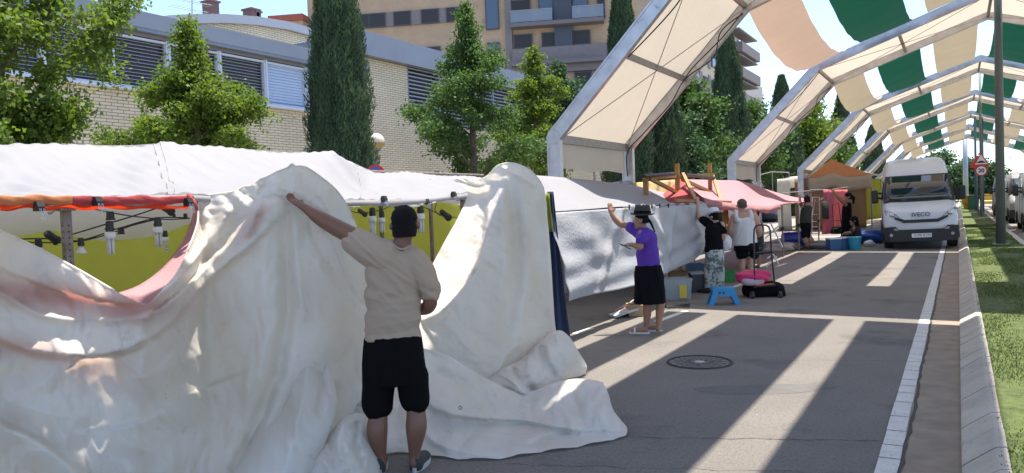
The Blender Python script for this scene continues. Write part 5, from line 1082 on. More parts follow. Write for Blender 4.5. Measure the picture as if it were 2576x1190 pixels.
# right curtain over the corner post
T = [(1136, 452, 7.6), (1160, 447, 7.6), (1200, 452, 7.55), (1232, 436, 7.45), (1250, 418, 7.4), (1275, 410, 7.4), (1305, 414, 7.4), (1335, 430, 7.45), (1358, 455, 7.5), (1370, 480, 7.55)]
B = [(1010, 1040, 6.2), (1100, 1010, 6.3), (1180, 1000, 6.45), (1250, 990, 6.7), (1330, 970, 7.1), (1390, 950, 7.5), (1435, 930, 7.75)]
C = coons(T, B, [(1136, 452, 7.6), (1176, 480, 7.62), (1158, 535, 7.5), (1120, 605, 7.3), (1088, 665, 7.1), (1050, 740, 6.8), (1020, 850, 6.5), (1010, 1040, 6.2)], [(1370, 480, 7.55), (1378, 560, 7.6), (1386, 660, 7.65), (1392, 760, 7.65), (1398, 830, 7.65), (1412, 880, 7.7), (1435, 930, 7.75)], 170, 200)
patch(C, [([(1238, 455), (1234, 500), (1226, 560), (1214, 625), (1196, 680), (1160, 735), (1120, 775), (1060, 808)], .17, 13, 'L'), ([(1250, 430), (1262, 520), (1270, 620), (1262, 740), (1230, 860)], .07, 22, 'r'),
          ([(1300, 425), (1318, 520), (1330, 640), (1318, 760), (1300, 860)], .09, 24, 'r'), ([(1280, 440), (1294, 560), (1296, 700), (1270, 850)], -.07, 16, 'r'), ([(1345, 450), (1355, 560), (1360, 700), (1350, 820)], -.05, 16, 'r'),
          ([(1372, 490), (1376, 600), (1384, 740), (1392, 850)], .06, 14, 'r'), ([(1150, 452), (1200, 470), (1240, 460)], .06, 8, 'v'), ([(1150, 470), (1200, 490), (1235, 480)], -.05, 8, 'r'), ([(1260, 420), (1300, 440), (1350, 470)], .05, 10, 'r'),
          ([(1120, 800), (1180, 880), (1260, 930)], .05, 28, 'r'), ([(1310, 860), (1270, 900), (1250, 950)], .08, 14, 'r'), ([(1230, 660), (1180, 760), (1090, 840)], -.03, 30, 'r')],
      [(1200, 460, 60, 30, .022), (1290, 430, 50, 30, .018), (1330, 880, 70, 50, .02), (1215, 620, 20, 120, .012)], .006, (), 4)
# crumpled end on the ground at the right
C = coons([(1222, 952, 6.7), (1262, 925, 6.85), (1310, 905, 7.0), (1350, 868, 7.2), (1385, 838, 7.35), (1412, 832, 7.4), (1436, 852, 7.5)], [(1215, 1000, 6.3), (1290, 1008, 6.35), (1360, 985, 6.6), (1410, 958, 7.0), (1440, 950, 7.3), (1470, 944, 7.6)],
          [(1222, 952, 6.7), (1215, 975, 6.5), (1215, 1000, 6.3)], [(1436, 852, 7.5), (1455, 885, 7.5), (1476, 922, 7.6), (1470, 944, 7.6)], 110, 60)
s_ = np.linspace(0, 1, 110)[None, :]; t_ = np.linspace(0, 1, 60)[:, None]; C[..., 2] -= .18*np.sin(math.pi*s_)*np.sin(math.pi*t_)
patch(C, [([(1330, 890), (1330, 930), (1350, 970)], .10, 10, 'r'), ([(1362, 870), (1372, 910), (1400, 950)], -.10, 10, 'r'), ([(1400, 842), (1408, 880), (1440, 930)], .08, 9, 'v'), ([(1250, 940), (1290, 960), (1330, 1000)], .08, 10, 'v'), ([(1290, 920), (1310, 960), (1350, 985)], -.08, 8, 'r')],
      [(1330, 930, 120, 70, .05)], .01, (), 5)
# white lump at the bottom edge
C = coons([(740, 1185, 4.75), (790, 1150, 4.8), (835, 1085, 4.95), (870, 1048, 5.05), (905, 1040, 5.1), (930, 1068, 5.08), (945, 1110, 5.05)], [(700, 1290, 4.45), (800, 1290, 4.4), (880, 1270, 4.45), (950, 1215, 4.75)], [(740, 1185, 4.75), (715, 1240, 4.6), (700, 1290, 4.45)], [(945, 1110, 5.05), (955, 1160, 4.95), (950, 1215, 4.75)], 90, 70)
s_ = np.linspace(0, 1, 90)[None, :]; t_ = np.linspace(0, 1, 70)[:, None]; C[..., 2] -= .12*np.sin(math.pi*s_)*np.sin(math.pi*t_)
patch(C, [([(870, 1055), (850, 1110), (870, 1190)], .07, 12, 'r'), ([(900, 1060), (895, 1110), (915, 1180)], -.06, 9, 'r'), ([(800, 1150), (830, 1180), (840, 1240)], .06, 10, 'v'), ([(780, 1170), (760, 1200), (770, 1260)], -.05, 9, 'r')], [(850, 1130, 90, 80, .032)], .008, (), 6)
tr_ = thing('tarpaulin', 'huge off-white tarpaulin lifted by the man and trailing in folds over the road', 'tarpaulin', onz(1100, 1150))
loc = tr_.location; me = bpy.data.meshes.new('sheet'); me.from_pydata([(x-loc.x, y-loc.y, z-loc.z) for x, y, z in TV], [], TF); me.update(); me.polygons.foreach_set('use_smooth', [True]*len(me.polygons))
ca = me.color_attributes.new('salmon_glow', 'FLOAT_COLOR', 'POINT'); ar_ = np.repeat(np.array(TD, np.float32)[:, None], 4, 1); ca.data.foreach_set('color', ar_.ravel()); me.materials.append(TM)
o = bpy.data.objects.new('sheet', me); COL.objects.link(o); o.parent = tr_; md = o.modifiers.new('sol', 'SOLIDIFY'); md.thickness = .0025
for k_, i0_, i1_ in ((1, 0, 125), (1, 175, 300), (3, 90, 258), (4, 60, 168)):
    pp_ = EDG[k_][0][i0_:i1_:3]; m = MB(); m.tube([tuple(q) for q in pp_], .0065, 6); m.build('hem', TM, tr_, True)
# pink lining strip along the opening
O_ = crv([(488, 505, 5.12), (484, 545, 5.1), (468, 590, 5.0), (440, 636, 4.85), (402, 680, 4.7), (348, 718, 4.5), (288, 740, 4.35)], 60); I_ = crv([(520, 505, 5.14), (515, 560, 5.05), (490, 625, 4.85), (455, 690, 4.6), (415, 738, 4.4), (385, 765, 4.3), (350, 775, 4.28)], 60)
m = MB(); m.grid([[tuple(dep(*(a*(1-s)+c*s+np.array([0, 0, .02*math.sin(s*5+i*.3)])))) for s in np.linspace(0, 1, 8)] for i, (a, c) in enumerate(zip(O_, I_))]); m.build('pink_lining', mat('lining_pink', (.60, .36, .38), .7, trans=.45, tcol=(.7, .34, .36), bump=.4, bs=30), tr_, True, sol=.002)
# eyelets along the hem
for u, v, d in ((1158, 1026, 5.42),):
    c = V(dep(u, v, d)); n_ = (Vector((0, 0, HC))-c).normalized(); x_ = n_.orthogonal().normalized(); y_ = n_.cross(x_); m = MB(); m.tube([c+(x_*math.cos(a)+y_*math.sin(a))*.011 for a in np.linspace(0, 6.2832, 17)], .004, 6, False); m.build('eyelet', steel, tr_)
# ================================================================== people
FH = Vector((-math.sin(PSI), math.cos(PSI), 0)); RH = Vector((math.cos(PSI), math.sin(PSI), 0)); UP = Vector((0, 0, 1))
def gdepth(u, v): return float((onz(u, v)-np.array([0, 0, HC]))@_f)
skins = dict(a=mat('skin_brown', (.20, .095, .06), .5, var=.06, vs=20), b=mat('skin_tan', (.32, .17, .11), .5, var=.06, vs=20), c=mat('skin_pale', (.46, .27, .20), .5, var=.06, vs=20))
hairm = mat('black_hair', (.006, .005, .005), .75, bump=.5, bs=180, spec=.2); hairg = mat('grey_hair', (.08, .07, .06), .7, bump=.5, bs=180); eyew = mat('eye_white', (.7, .7, .68), .3); lipm = mat('lips', (.28, .10, .085), .5)
class Fig:
    def __init__(s, label, u, v, D, skin, group=None, vox=.012):
        s.D = D; s.k = D/FPX; s.vox = vox; b = dep(u, v, D); s.r = thing('person', label, 'person', (b[0], b[1], 0), 0, group); s.skin = skin; s.body = MB()
    def p(s, u, v, dd=0.): return V(dep(u, v, s.D+dd))
    def limb(s, mb, pts, rad, n=12):
        P = [s.p(*q) for q in pts]; R_ = [x*s.k for x in rad]; k = max(8, 5*len(P)); Pc = crv([[*q, r] for q, r in zip(P, R_)], k)
        mb.tube([q[:3] for q in Pc], [q[3] for q in Pc], n); mb.ball(P[0], R_[0], n, 8); mb.ball(P[-1], R_[-1], n, 8)
    def loft(s, mb, rows, face=None, n=24, sup=1.):
        """rows of (u, v, dd, half width px, half depth px): rings across the facing direction"""
        f = face or FH; rt = f.cross(UP).normalized(); R_ = []
        rows = crv(rows, max(12, 4*len(rows)))
        for (u, v, dd, rx, ry) in rows:
            c = s.p(u, v, dd); R_.append([c+rt*rx*s.k*math.copysign(abs(math.cos(a))**sup, math.cos(a))+f*ry*s.k*math.copysign(abs(math.sin(a))**sup, math.sin(a)) for a in np.linspace(0, 2*math.pi, n+1)[:-1]])
        mb.loft(R_)
    def fuse(s, mb, name, mt, parent=None, fold=None, it=5, vox=None, off=0.):
        me = bpy.data.meshes.new('tmp'); me.from_pydata(mb.v, [], mb.f); o = bpy.data.objects.new('tmp', me); COL.objects.link(o)
        md = o.modifiers.new('r', 'REMESH'); md.mode = 'VOXEL'; md.voxel_size = vox or s.vox; md.use_smooth_shade = True
        md = o.modifiers.new('s', 'SMOOTH'); md.factor = .5; md.iterations = it
        bpy.context.view_layer.update(); e = o.evaluated_get(bpy.context.evaluated_depsgraph_get()); m2 = bpy.data.meshes.new_from_object(e); bpy.data.objects.remove(o)
        if fold:
            m2.update(); 
            nn = [v.normal.copy() for v in m2.vertices]
            off = .009 if name not in ('hair', 'body') else 0.
            for v, n_ in zip(m2.vertices, nn): v.co += n_*(fold(v.co)+off)
        m2.transform(WM[s.r.name].inverted()); m2.materials.clear(); m2.materials.append(mt); m2.polygons.foreach_set('use_smooth', [True]*len(m2.polygons))
        o = bpy.data.objects.new(name, m2); COL.objects.link(o); o.parent = parent or s.r; WM[o.name] = WM[s.r.name]; return o
    def head(s, u, v, dd, w, h, face, tilt=0.):
        """w, h: half width and half height of the head in pixels"""
        c = s.p(u, v, dd); k = s.k; f = face.normalized(); rt = f.cross(UP).normalized(); s.hc = (c, f, rt, w*k, h*k); mb = s.body
        W_, H_ = w*k, h*k
        def el(off, r): 
            m = MB(); m.ball((0, 0, 0), 1, 20, 14); mb.add([c+rt*(off[0]+p[0]*r[0])+f*(off[1]+p[1]*r[1])+UP*(off[2]+p[2]*r[2]) for p in m.v], m.f)
        el((0, -W_*.12, H_*.22), (W_, W_*1.22, H_*.78)); el((0, W_*.22, -H_*.35), (W_*.72, W_*.85, H_*.62)); el((0, W_*1.12, -H_*.02), (W_*.16, W_*.3, H_*.17)); el((0, W_*.95, H_*.14), (W_*.12, W_*.25, H_*.2))
        el((0, W_*.98, -H_*.45), (W_*.3, W_*.16, H_*.12)); el((0, W_*.85, -H_*.75), (W_*.3, W_*.25, H_*.18))
        for q in (-1, 1): el((q*W_*1.12, -W_*.02, -H_*.05), (W_*.15, W_*.28, H_*.22))
    def face(s, par):
        c, f, rt, W_, H_ = s.hc
        for q in (-1, 1): m = MB(); m.ball(c+rt*q*W_*.38+f*W_*.98+UP*H_*.08, W_*.13, 10, 8); m.build('eye', eyew, par, True); m = MB(); m.ball(c+rt*q*W_*.38+f*W_*1.08+UP*H_*.08, W_*.06, 8, 6); m.build('pupil', blackp, par, True)
        m = MB(); m.tube([c-rt*W_*.25+f*W_*1.02-UP*H_*.45, c+f*W_*1.12-UP*H_*.46, c+rt*W_*.25+f*W_*1.02-UP*H_*.45], W_*.06, 8); m.build('mouth', lipm, par, True)
        for q in (-1, 1): m = MB(); m.tube([c+rt*q*W_*.22+f*W_*1.08+UP*H_*.27, c+rt*q*W_*.5+f*W_*1.0+UP*H_*.28], W_*.045, 6); m.build('eyebrow', hairm, par, True)
    def hair(s, mt, low=-.15, grow=1.06, extra=None, back=0.):
        c, f, rt, W_, H_ = s.hc; mb = MB(); m = MB(); m.ball((0, 0, 0), 1, 28, 20); vs = []
        for p in m.v:
            x, y, z = p; nr_ = math.hypot(x, y)
            if z < 0 and nr_ > .12: x, y = x*(1-.10*z*z)/nr_, y*(1-.10*z*z)/nr_
            zz = z*(H_*.80*grow if z > 0 else H_*1.3)
            lim = H_*(low+.72*max(0, (y+.15))**.8) if y > -.15 else H_*low
            zz = max(zz+H_*.22, lim); vs.append(c+rt*x*W_*(1.05 if z > .05 else .96)*grow+f*(y*W_*1.22*grow-W_*.12-(.10*W_ if y > .3 else 0))+UP*zz)
        mb.add(vs, m.f)
        if extra: extra(mb, c, f, rt, W_, H_)
        return s.fuse(mb, 'hair', mt, vox=s.vox*.8, it=3, fold=lambda p: .0035*mn.noise(p*60))
    def hand(s, wrist, dirn, nrm, size, curl=1.0, mb=None, thumb=1):
        """palm box and five separate bent fingers grown into the body mesh"""
        mb = mb or s.body; d = dirn.normalized(); n_ = (nrm-d*nrm.dot(d)).normalized(); sd = d.cross(n_); L_ = size
        pc = wrist+d*L_*.27; m = MB(); m.ball((0, 0, 0), 1, 14, 10); mb.add([pc+d*p[0]*L_*.30+sd*p[1]*L_*.24+n_*p[2]*L_*.10 for p in m.v], m.f); mb.tube([wrist-d*L_*.1, pc], [L_*.15, L_*.16], 10)
        for i, (o_, ln) in enumerate(((-.165, .40), (-.055, .46), (.055, .43), (.165, .34))):
            q = wrist+d*L_*.50+sd*o_*L_; dd = d.copy(); P = [q-d*L_*.08]; 
            for j in range(3): P.append(P[-1]+dd*L_*ln*(.42, .33, .25)[j]+(d*L_*.08 if j == 0 else Vector())); dd = (Matrix.Rotation(curl*(.55, .8, .6)[j], 3, sd) @ dd)
            mb.tube(P, [L_*.052, L_*.050, L_*.045, L_*.038], 8); mb.ball(P[-1], L_*.038, 8, 6)
        q = wrist+d*L_*.16+sd*thumb*-.18*L_; t1 = q+(d*.5-sd*thumb*.75+n_*-.15).normalized()*L_*.2; t2 = t1+(d*.85-sd*thumb*.1-n_*.35*curl).normalized()*L_*.17; mb.tube([q, t1, t2], [L_*.075, L_*.06, L_*.045], 8); mb.ball(t2, L_*.045, 8, 6)
    def shoe(s, c, f, L_, mt, sole, nm='shoe'):
        """c = heel on the ground"""
        f = f.normalized(); rt = f.cross(UP); mb = MB(); R_ = []
        for t, w, h in ((0, .10, .24), (.08, .14, .27), (.25, .15, .27), (.45, .16, .22), (.65, .18, .17), (.85, .16, .13), (1., .07, .08)):
            R_.append([c+f*L_*t+rt*math.cos(a)*w*L_+UP*(.035+max(0, math.sin(a))*h*L_+(.0 if math.sin(a) >= 0 else -.02)) for a in np.linspace(0, 6.283, 17)[:-1]])
        mb.loft(R_); o = mb.build(nm, mt, s.r, True)
        mb = MB(); R_ = [[c+f*L_*(.5+.53*math.cos(a))+rt*L_*.185*math.sin(a)*(1+.15*math.cos(a)) + UP*z for a in np.linspace(0, 6.283, 25)[:-1]] for z in (.004, .036)]; mb.loft(R_); mb.build('sole', sole, o)
def fold_noise(scale, amp, stretch, ref):
    """cloth folds: ridged noise stretched along a direction in the plane facing the camera"""
    scale *= .62; amp *= .95; a = Vector(stretch).normalized(); c_ = FH.cross(a).normalized()
    def f(p):
        q = p-ref; x = q.dot(a)*scale*.22; y = q.dot(c_)*scale; n_ = mn.noise(Vector((x, y, 3.1))); return amp*((1-2*abs(n_))-.5)+amp*.5*mn.noise(Vector((x*2.5, y*2.5, 7)))
    return f
# ---- the man lifting the tarpaulin
F = Fig('dark haired man in a beige t-shirt and black shorts, back turned, lifting the tarpaulin', 1000, 1190, 4.96, skins['a'], vox=.0065)
F.head(1018, 566, 0, 31, 48, FH)
b = F.body
F.limb(b, [(1016, 590, 0), (1011, 612, 0), (1005, 640, 0)], [23, 24, 34]); F.loft(b, [(1000, 635, 0, 48, 26), (990, 680, 0, 60, 32), (989, 760, 0, 55, 34), (989, 850, 0, 55, 36), (990, 930, 0, 60, 38)])
F.limb(b, [(935, 622, 0), (892, 597, .01), (838, 568, .02), (800, 546, .01), (768, 524, .0), (757, 517, .0)], [27, 24, 22, 18, 11, 10])
F.limb(b, [(1052, 660, 0), (1074, 705, 0), (1082, 762, .02), (1062, 778, .14), (1030, 772, .27)], [19, 19, 19, 16, 10])
w_ = F.p(757, 517, .0); d_ = (F.p(733, 500, .03)-w_); F.hand(w_, d_, (-FH*.4+UP).normalized(), .145, 1.4, thumb=-1)
w_ = F.p(1030, 772, .27); F.hand(w_, (FH*.4-RH), FH, .17, .6)
for (hx, kx, cx_, ax, hv, kv, cv, av) in ((955, 952, 949, 958, 900, 1040, 1085, 1150), (1036, 1046, 1047, 1042, 900, 1030, 1075, 1142)):
    F.limb(b, [(hx, hv, 0), (hx, 970, 0), (kx, kv, 0), (cx_, cv, -.015), (ax, av, .0), (ax, av+22, .0)], [33, 30, 24, 27, 14, 15])
bd = F.fuse(b, 'body', F.skin); F.face(bd); F.hair(hairm, -.62, 1.05)
sh = MB(); F.loft(sh, [(1008, 616, 0, 25, 20), (1005, 627, 0, 38, 26), (999, 643, 0, 57, 32), (993, 668, 0, 68, 37), (989, 720, 0, 67, 39), (989, 790, 0, 66, 40), (989, 853, 0, 67, 41)], sup=.9)
F.limb(sh, [(975, 650, 0), (930, 628, 0), (893, 606, .03)], [44, 38, 32]); F.limb(sh, [(1038, 655, 0), (1066, 690, 0), (1082, 734, .02)], [32, 30, 25])
ref = F.p(989, 730, 0); f1 = fold_noise(26, .011, RH*.75-UP*.65, ref); f2 = fold_noise(22, .012, RH+UP*.12, ref)
def fold(p):
    z = (p-ref).z; return f1(p)*(1 if z > -.05 else .4)+f2(p)*min(1, max(0, (.12-z)*4))
tee = mat('beige_tshirt', (.42, .325, .24), .9, bump=.25, bs=300); F.fuse(sh, 'tshirt', tee, fold=fold, it=4)
c = F.p(1010, 613, 0); m = MB(); m.tube([F.p(979+62*t, 603+20*math.sin(math.pi*t)+8*t, -.115*math.sin(math.pi*t)) for t in np.linspace(0, 1, 14)], .006, 6); m.build('collar', tee, F.r, True)
so = MB(); F.loft(so, [(989, 847, 0, 70, 44), (990, 880, 0, 73, 47), (991, 930, 0, 76, 48), (992, 962, 0, 78, 44)], sup=.9)
F.limb(so, [(954, 945, 0), (951, 990, 0), (950, 1016, 0)], [38, 38, 37]); F.limb(so, [(1036, 945, 0), (1041, 985, 0), (1043, 1005, 0)], [37, 35, 34])
F.fuse(so, 'shorts', mat('black_shorts', (.006, .006, .007), .95, bump=.2, bs=200, spec=.1), fold=fold_noise(18, .010, UP, F.p(990, 950, 0)))
dsh = mat('dark_shoe', (.03, .035, .03), .7, bump=.4, bs=120); sol_ = mat('shoe_sole', (.45, .45, .45), .6)
for u, v in ((955, 1196), (1043, 1191)):
    g_ = onz(u, v); F.shoe(V(g_), (FH+RH*(-.15 if u < 1000 else .15)), .29, dsh, sol_)
# ---- purple shirt, brimmed hat
D = gdepth(1640, 838); F = Fig('person in purple shirt, dark brimmed hat and black skirt, one hand on the eave', 1640, 838, D, skins['b'], vox=.0085)
LF = (-RH+FH*.25).normalized()
F.head(1612, 555, 0, 14.5, 23, LF); b = F.body
F.limb(b, [(1618, 570, 0), (1622, 582, 0), (1627, 596, 0)], [9, 9, 14]); F.loft(b, [(1628, 590, 0, 16, 17), (1628, 630, 0, 19, 18), (1631, 690, 0, 19, 18)], LF)
F.limb(b, [(1605, 583, .12), (1582, 570, .14), (1560, 563, .15), (1546, 550, .15), (1538, 537, .15)], [8, 8, 8.5, 7.5, 5.5]); F.hand(F.p(1538, 537, .15), F.p(1534, 515, .17)-F.p(1538, 537, .15), FH, .17, .5)
F.limb(b, [(1612, 585, -.12), (1612, 605, -.16), (1610, 622, -.18), (1596, 617, -.2), (1588, 615, -.2)], [7, 7, 8, 6.5, 5]); F.hand(F.p(1588, 615, -.2), -RH-UP*.05, UP, .165, .7)
for (a_, k_, an, dd) in (((1625, 700), (1629, 765), (1625, 826), .05), ((1652, 700), (1661, 764), (1656, 820), -.05)):
    F.limb(b, [(*a_, dd), (*k_, dd), ((k_[0]+an[0])/2+1, (k_[1]+an[1])/2-4, dd), (*an, dd), (an[0]-1, an[1]+8, dd)], [15, 11.5, 10.5, 6, 6.5])
    q = V(onz(an[0]+3, an[1]+13)); b.tube([q+UP*.05, q+LF*.1+UP*.05, q+LF*.2+UP*.03], [.035, .04, .028], 10)
bd = F.fuse(b, 'body', F.skin); F.face(bd); F.hair(hairm, -.3, 1.05)
m = MB(); m.tube(crv([F.p(1630, 552, -.02), F.p(1637, 560, -.05), F.p(1642, 572, -.07), F.p(1648, 584, -.07)], 16), [.022-.001*i for i in range(16)], 8); m.build('braid', hairm, F.r, True)
sh = MB(); F.loft(sh, [(1622, 577, 0, 13, 13), (1624, 583, 0, 26, 20), (1626, 595, 0, 28, 24), (1628, 625, 0, 27, 26), (1631, 672, 0, 27, 27)], LF)
F.limb(sh, [(1620, 588, .05), (1604, 582, .12), (1586, 571, .14)], [17, 15, 12]); F.limb(sh, [(1622, 590, -.08), (1614, 603, -.15)], [16, 13])
F.fuse(sh, 'tshirt', mat('purple_tshirt', (.095, .03, .33), .85, bump=.2, bs=200), fold=fold_noise(16, .009, UP*.6+RH, F.p(1630, 620, 0)))
so = MB(); F.loft(so, [(1631, 668, 0, 31, 31), (1632, 690, 0, 33, 34), (1634, 730, 0, 34, 36), (1635, 761, 0, 34, 38)], LF); F.fuse(so, 'skirt', mat('black_skirt', (.007, .007, .010), .95, bump=.2, bs=150, spec=.1), fold=fold_noise(20, .012, UP, F.p(1630, 700, 0)))
hatm = mat('olive_felt', (.045, .038, .028), .9); c = F.p(1616, 540, 0)
def hat(F, c, R1, R2, H_, mt, band, tilt, lab='hat', wave=.01, dome=.86):
    Rt = Matrix.Rotation(tilt, 3, F.hc[2]); m = MB(); n = 28
    T = lambda r_, a, z: c+Rt @ Vector((r_*math.cos(a), r_*1.12*math.sin(a), z))
    A = np.linspace(0, 6.2832, n+1)[:-1]
    m.loft([[T(r_, a, z+wave*math.cos(2*a)*(r_/R2)) for a in A] for r_, z in ((R1*.98, .0), (R2*.8, -.004), (R2, .004), (R2, .012), (R2*.8, .006), (R1, .012), (R1*.98, H_*.5), (R1*dome, H_*.93), (R1*.6, H_), (R1*.25, H_*.93), (.01, H_*.9))]); o = m.build(lab, mt, F.r, True)
    if band: m = MB(); m.loft([[T(R1*1.03, a, z) for a in A] for z in (.014, .05)], False); m.build('hat_band', band, o, True)
    return o
hat(F, c, .105, .155, .125, hatm, blackcl, .05)
for an, dd in (((1625, 826), .05), ((1656, 820), -.05)):
    q = V(onz(an[0]+4, an[1]+14)); m = MB(); m.loft([[q+LF*(.1+.135*math.cos(a))+LF.cross(UP)*.045*math.sin(a)+UP*z for a in np.linspace(0, 6.283, 21)[:-1]] for z in (.003, .022)]); o = m.build('sandal', bulbm, F.r)
    m = MB(); m.tube([q+LF*.16+LF.cross(UP)*s_*.05+UP*(.075 if abs(s_) < .5 else .02) for s_ in (-1, -.4, .4, 1)], .012, 6); m.build('strap', bulbm, o)
ph = thing('phone', 'dark phone held low in the hand of the purple shirted person', 'phone', F.p(1576, 616, -.2)); m = MB(); m.box(F.p(1573, 620, -.2), (.15, .075, .012), PSI, bev=.003, R=Matrix.Rotation(PSI, 3, 'Z') @ Matrix.Rotation(.5, 3, 'Y')); m.build('body', blackp, ph)
# ---- woman with white cap
D = gdepth(1800, 735); F = Fig('woman in black t-shirt, white sun cap and leaf patterned trousers beside the blue stool', 1800, 735, D, skins['c'], vox=.011)
LF2 = (-RH*.75+FH*.7).normalized()
F.head(1795, 546, 0, 10, 16, LF2); b = F.body; F.limb(b, [(1796, 556, 0), (1797, 566, 0)], [6.5, 8]); F.loft(b, [(1797, 566, 0, 18, 12), (1797, 600, 0, 20, 15), (1797, 640, 0, 20, 16)], LF2)
F.limb(b, [(1776, 558, .1), (1764, 552, .2), (1757, 545, .25), (1754, 528, .27), (1756, 514, .27)], [8, 7, 6.5, 5.5, 4.2]); F.hand(F.p(1756, 514, .27), UP+FH*.2, FH, .165, .7)
F.limb(b, [(1815, 565, -.05), (1819, 585, -.05), (1818, 603, -.03), (1806, 606, .05)], [8, 7, 6.5, 4.5]); F.hand(F.p(1806, 606, .05), -RH+FH*.3, UP, .16, .9)
for hx in (1788, 1806): F.limb(b, [(hx, 650, 0), (hx, 690, 0), (hx, 724, 0), (hx-3, 732, 0)], [13, 9, 5, 6])
bd = F.fuse(b, 'body', F.skin); F.face(bd); F.hair(hairm, -.5, 1.08)
sh = MB(); F.loft(sh, [(1797, 561, 0, 9, 9), (1797, 565, 0, 20, 14), (1796, 575, 0, 25, 18), (1796, 605, 0, 24, 20), (1796, 632, 0, 25, 21)], LF2); F.limb(sh, [(1788, 566, .03), (1773, 556, .12), (1768, 553, .16)], [12, 10, 9]); F.limb(sh, [(1808, 568, -.03), (1819, 582, -.05)], [11, 9]); F.fuse(sh, 'tshirt', blackcl, fold=fold_noise(14, .01, UP+RH, F.p(1797, 600, 0)))
pm_ = mat('leaf_print_trousers', (.50, .52, .50), .8, stain=[((.12, .17, .13), 9, .50, .54), ((.10, .14, .20), 13, .56, .6)]); so = MB(); F.loft(so, [(1797, 628, 0, 25, 21), (1797, 650, 0, 26, 22), (1797, 672, 0, 25, 20)], LF2); F.limb(so, [(1787, 665, 0), (1786, 700, 0), (1787, 726, 0)], [14, 12, 12]); F.limb(so, [(1808, 665, 0), (1809, 700, 0), (1808, 724, 0)], [13, 12, 12]); F.fuse(so, 'trousers', pm_, fold=fold_noise(16, .012, UP, F.p(1797, 680, 0)))
for u in (1787, 1809): F.shoe(V(onz(u, 738)), LF2, .24, blackp, blackp)
hat(F, F.p(1797, 537, 0), .10, .17, .11, mat('white_cotton', (.62, .63, .66), .85), None, -.28, wave=-.015)
blob(F.p(1828, 612, -.02), (.09, .06, .14), bulbm, 'white_bag', 'small white bag in the hand of the white capped woman', 'bag', 41, .15)
# ---- white tank top
D = gdepth(1878, 702); F = Fig('broad person in white tank top and black shorts, back turned, behind the trolley', 1878, 702, D, skins['c'], vox=.0125)
F.head(1866, 517, 0, 11.5, 16.5, FH); b = F.body; F.limb(b, [(1867, 526, 0), (1869, 538, 0)], [9, 11]); F.loft(b, [(1870, 536, 0, 24, 14), (1872, 550, 0, 29, 17), (1873, 590, 0, 26, 20), (1877, 625, 0, 28, 20)])
F.limb(b, [(1847, 545, 0), (1840, 565, 0), (1838, 588, .02), (1846, 595, .2)], [9, 8.5, 7.5, 5]); F.limb(b, [(1897, 543, 0), (1906, 565, 0), (1911, 586, .02), (1906, 594, .2)], [9, 8.5, 7.5, 5])
F.hand(F.p(1846, 595, .2), FH, UP, .17, .7); F.hand(F.p(1906, 594, .2), FH, UP, .17, .7, thumb=-1)
for hx in (1867, 1889): F.limb(b, [(hx, 630, 0), (hx, 655, 0), (hx-1, 675, 0), (hx, 694, 0), (hx, 698, 0)], [13, 9, 9, 5, 5])
bd = F.fuse(b, 'body', F.skin); F.face(bd); F.hair(hairg, -.35, 1.04)
sh = MB(); F.loft(sh, [(1870, 548, 0, 20, 17), (1871, 556, 0, 25, 20), (1872, 585, 0, 28, 23), (1873, 616, 0, 31, 24)]); F.limb(sh, [(1853, 533, -.05), (1852, 545, -.1), (1855, 556, -.1)], [5, 5, 6]); F.limb(sh, [(1887, 533, -.05), (1890, 545, -.1), (1886, 556, -.1)], [5, 5, 6]); F.fuse(sh, 'tank_top', mat('white_cotton', (0, 0, 0)), fold=fold_noise(16, .009, UP+RH*.3, F.p(1872, 590, 0)))
so = MB(); F.loft(so, [(1876, 610, 0, 31, 24), (1879, 630, 0, 32, 25)]); F.limb(so, [(1866, 630, 0), (1866, 640, 0)], [16, 15]); F.limb(so, [(1894, 630, 0), (1894, 640, 0)], [16, 15]); F.fuse(so, 'shorts', blackcl)
for u in (1867, 1889): F.shoe(V(onz(u, 704)), FH, .26, sol_, sol_)
# ---- someone behind, in a patterned dark top
D = gdepth(1905, 672); F = Fig('person in dark patterned top half hidden behind the white tank top', 1905, 672, D, skins['b'], vox=.015)
F.head(1898, 537, 0, 8, 12, -RH); b = F.body; F.limb(b, [(1899, 546, 0), (1901, 556, 0)], [5, 6]); F.loft(b, [(1903, 556, 0, 10, 10), (1904, 600, 0, 12, 11)]); F.limb(b, [(1912, 560, 0), (1918, 580, 0), (1908, 592, 0)], [6, 5, 4])
F.limb(b, [(1892, 560, 0), (1886, 580, 0), (1890, 595, -.1)], [6, 5, 4]); 
for hx in (1899, 1909): F.limb(b, [(hx, 600, 0), (hx, 636, 0), (hx, 668, 0)], [8, 6, 4])
bd = F.fuse(b, 'body', F.skin); F.face(bd); F.hair(hairm, -.6, 1.1)
sh = MB(); F.loft(sh, [(1902, 552, 0, 10, 8), (1903, 562, 0, 16, 11), (1905, 590, 0, 16, 13), (1905, 640, 0, 18, 15)]); F.fuse(sh, 'dress', mat('dark_print', (.02, .02, .03), .85, stain=[((.5, .5, .5), 16, .6, .64)]))
for hx in (1899, 1909): F.shoe(V(onz(hx, 675)), -RH, .25, blackp, blackp)
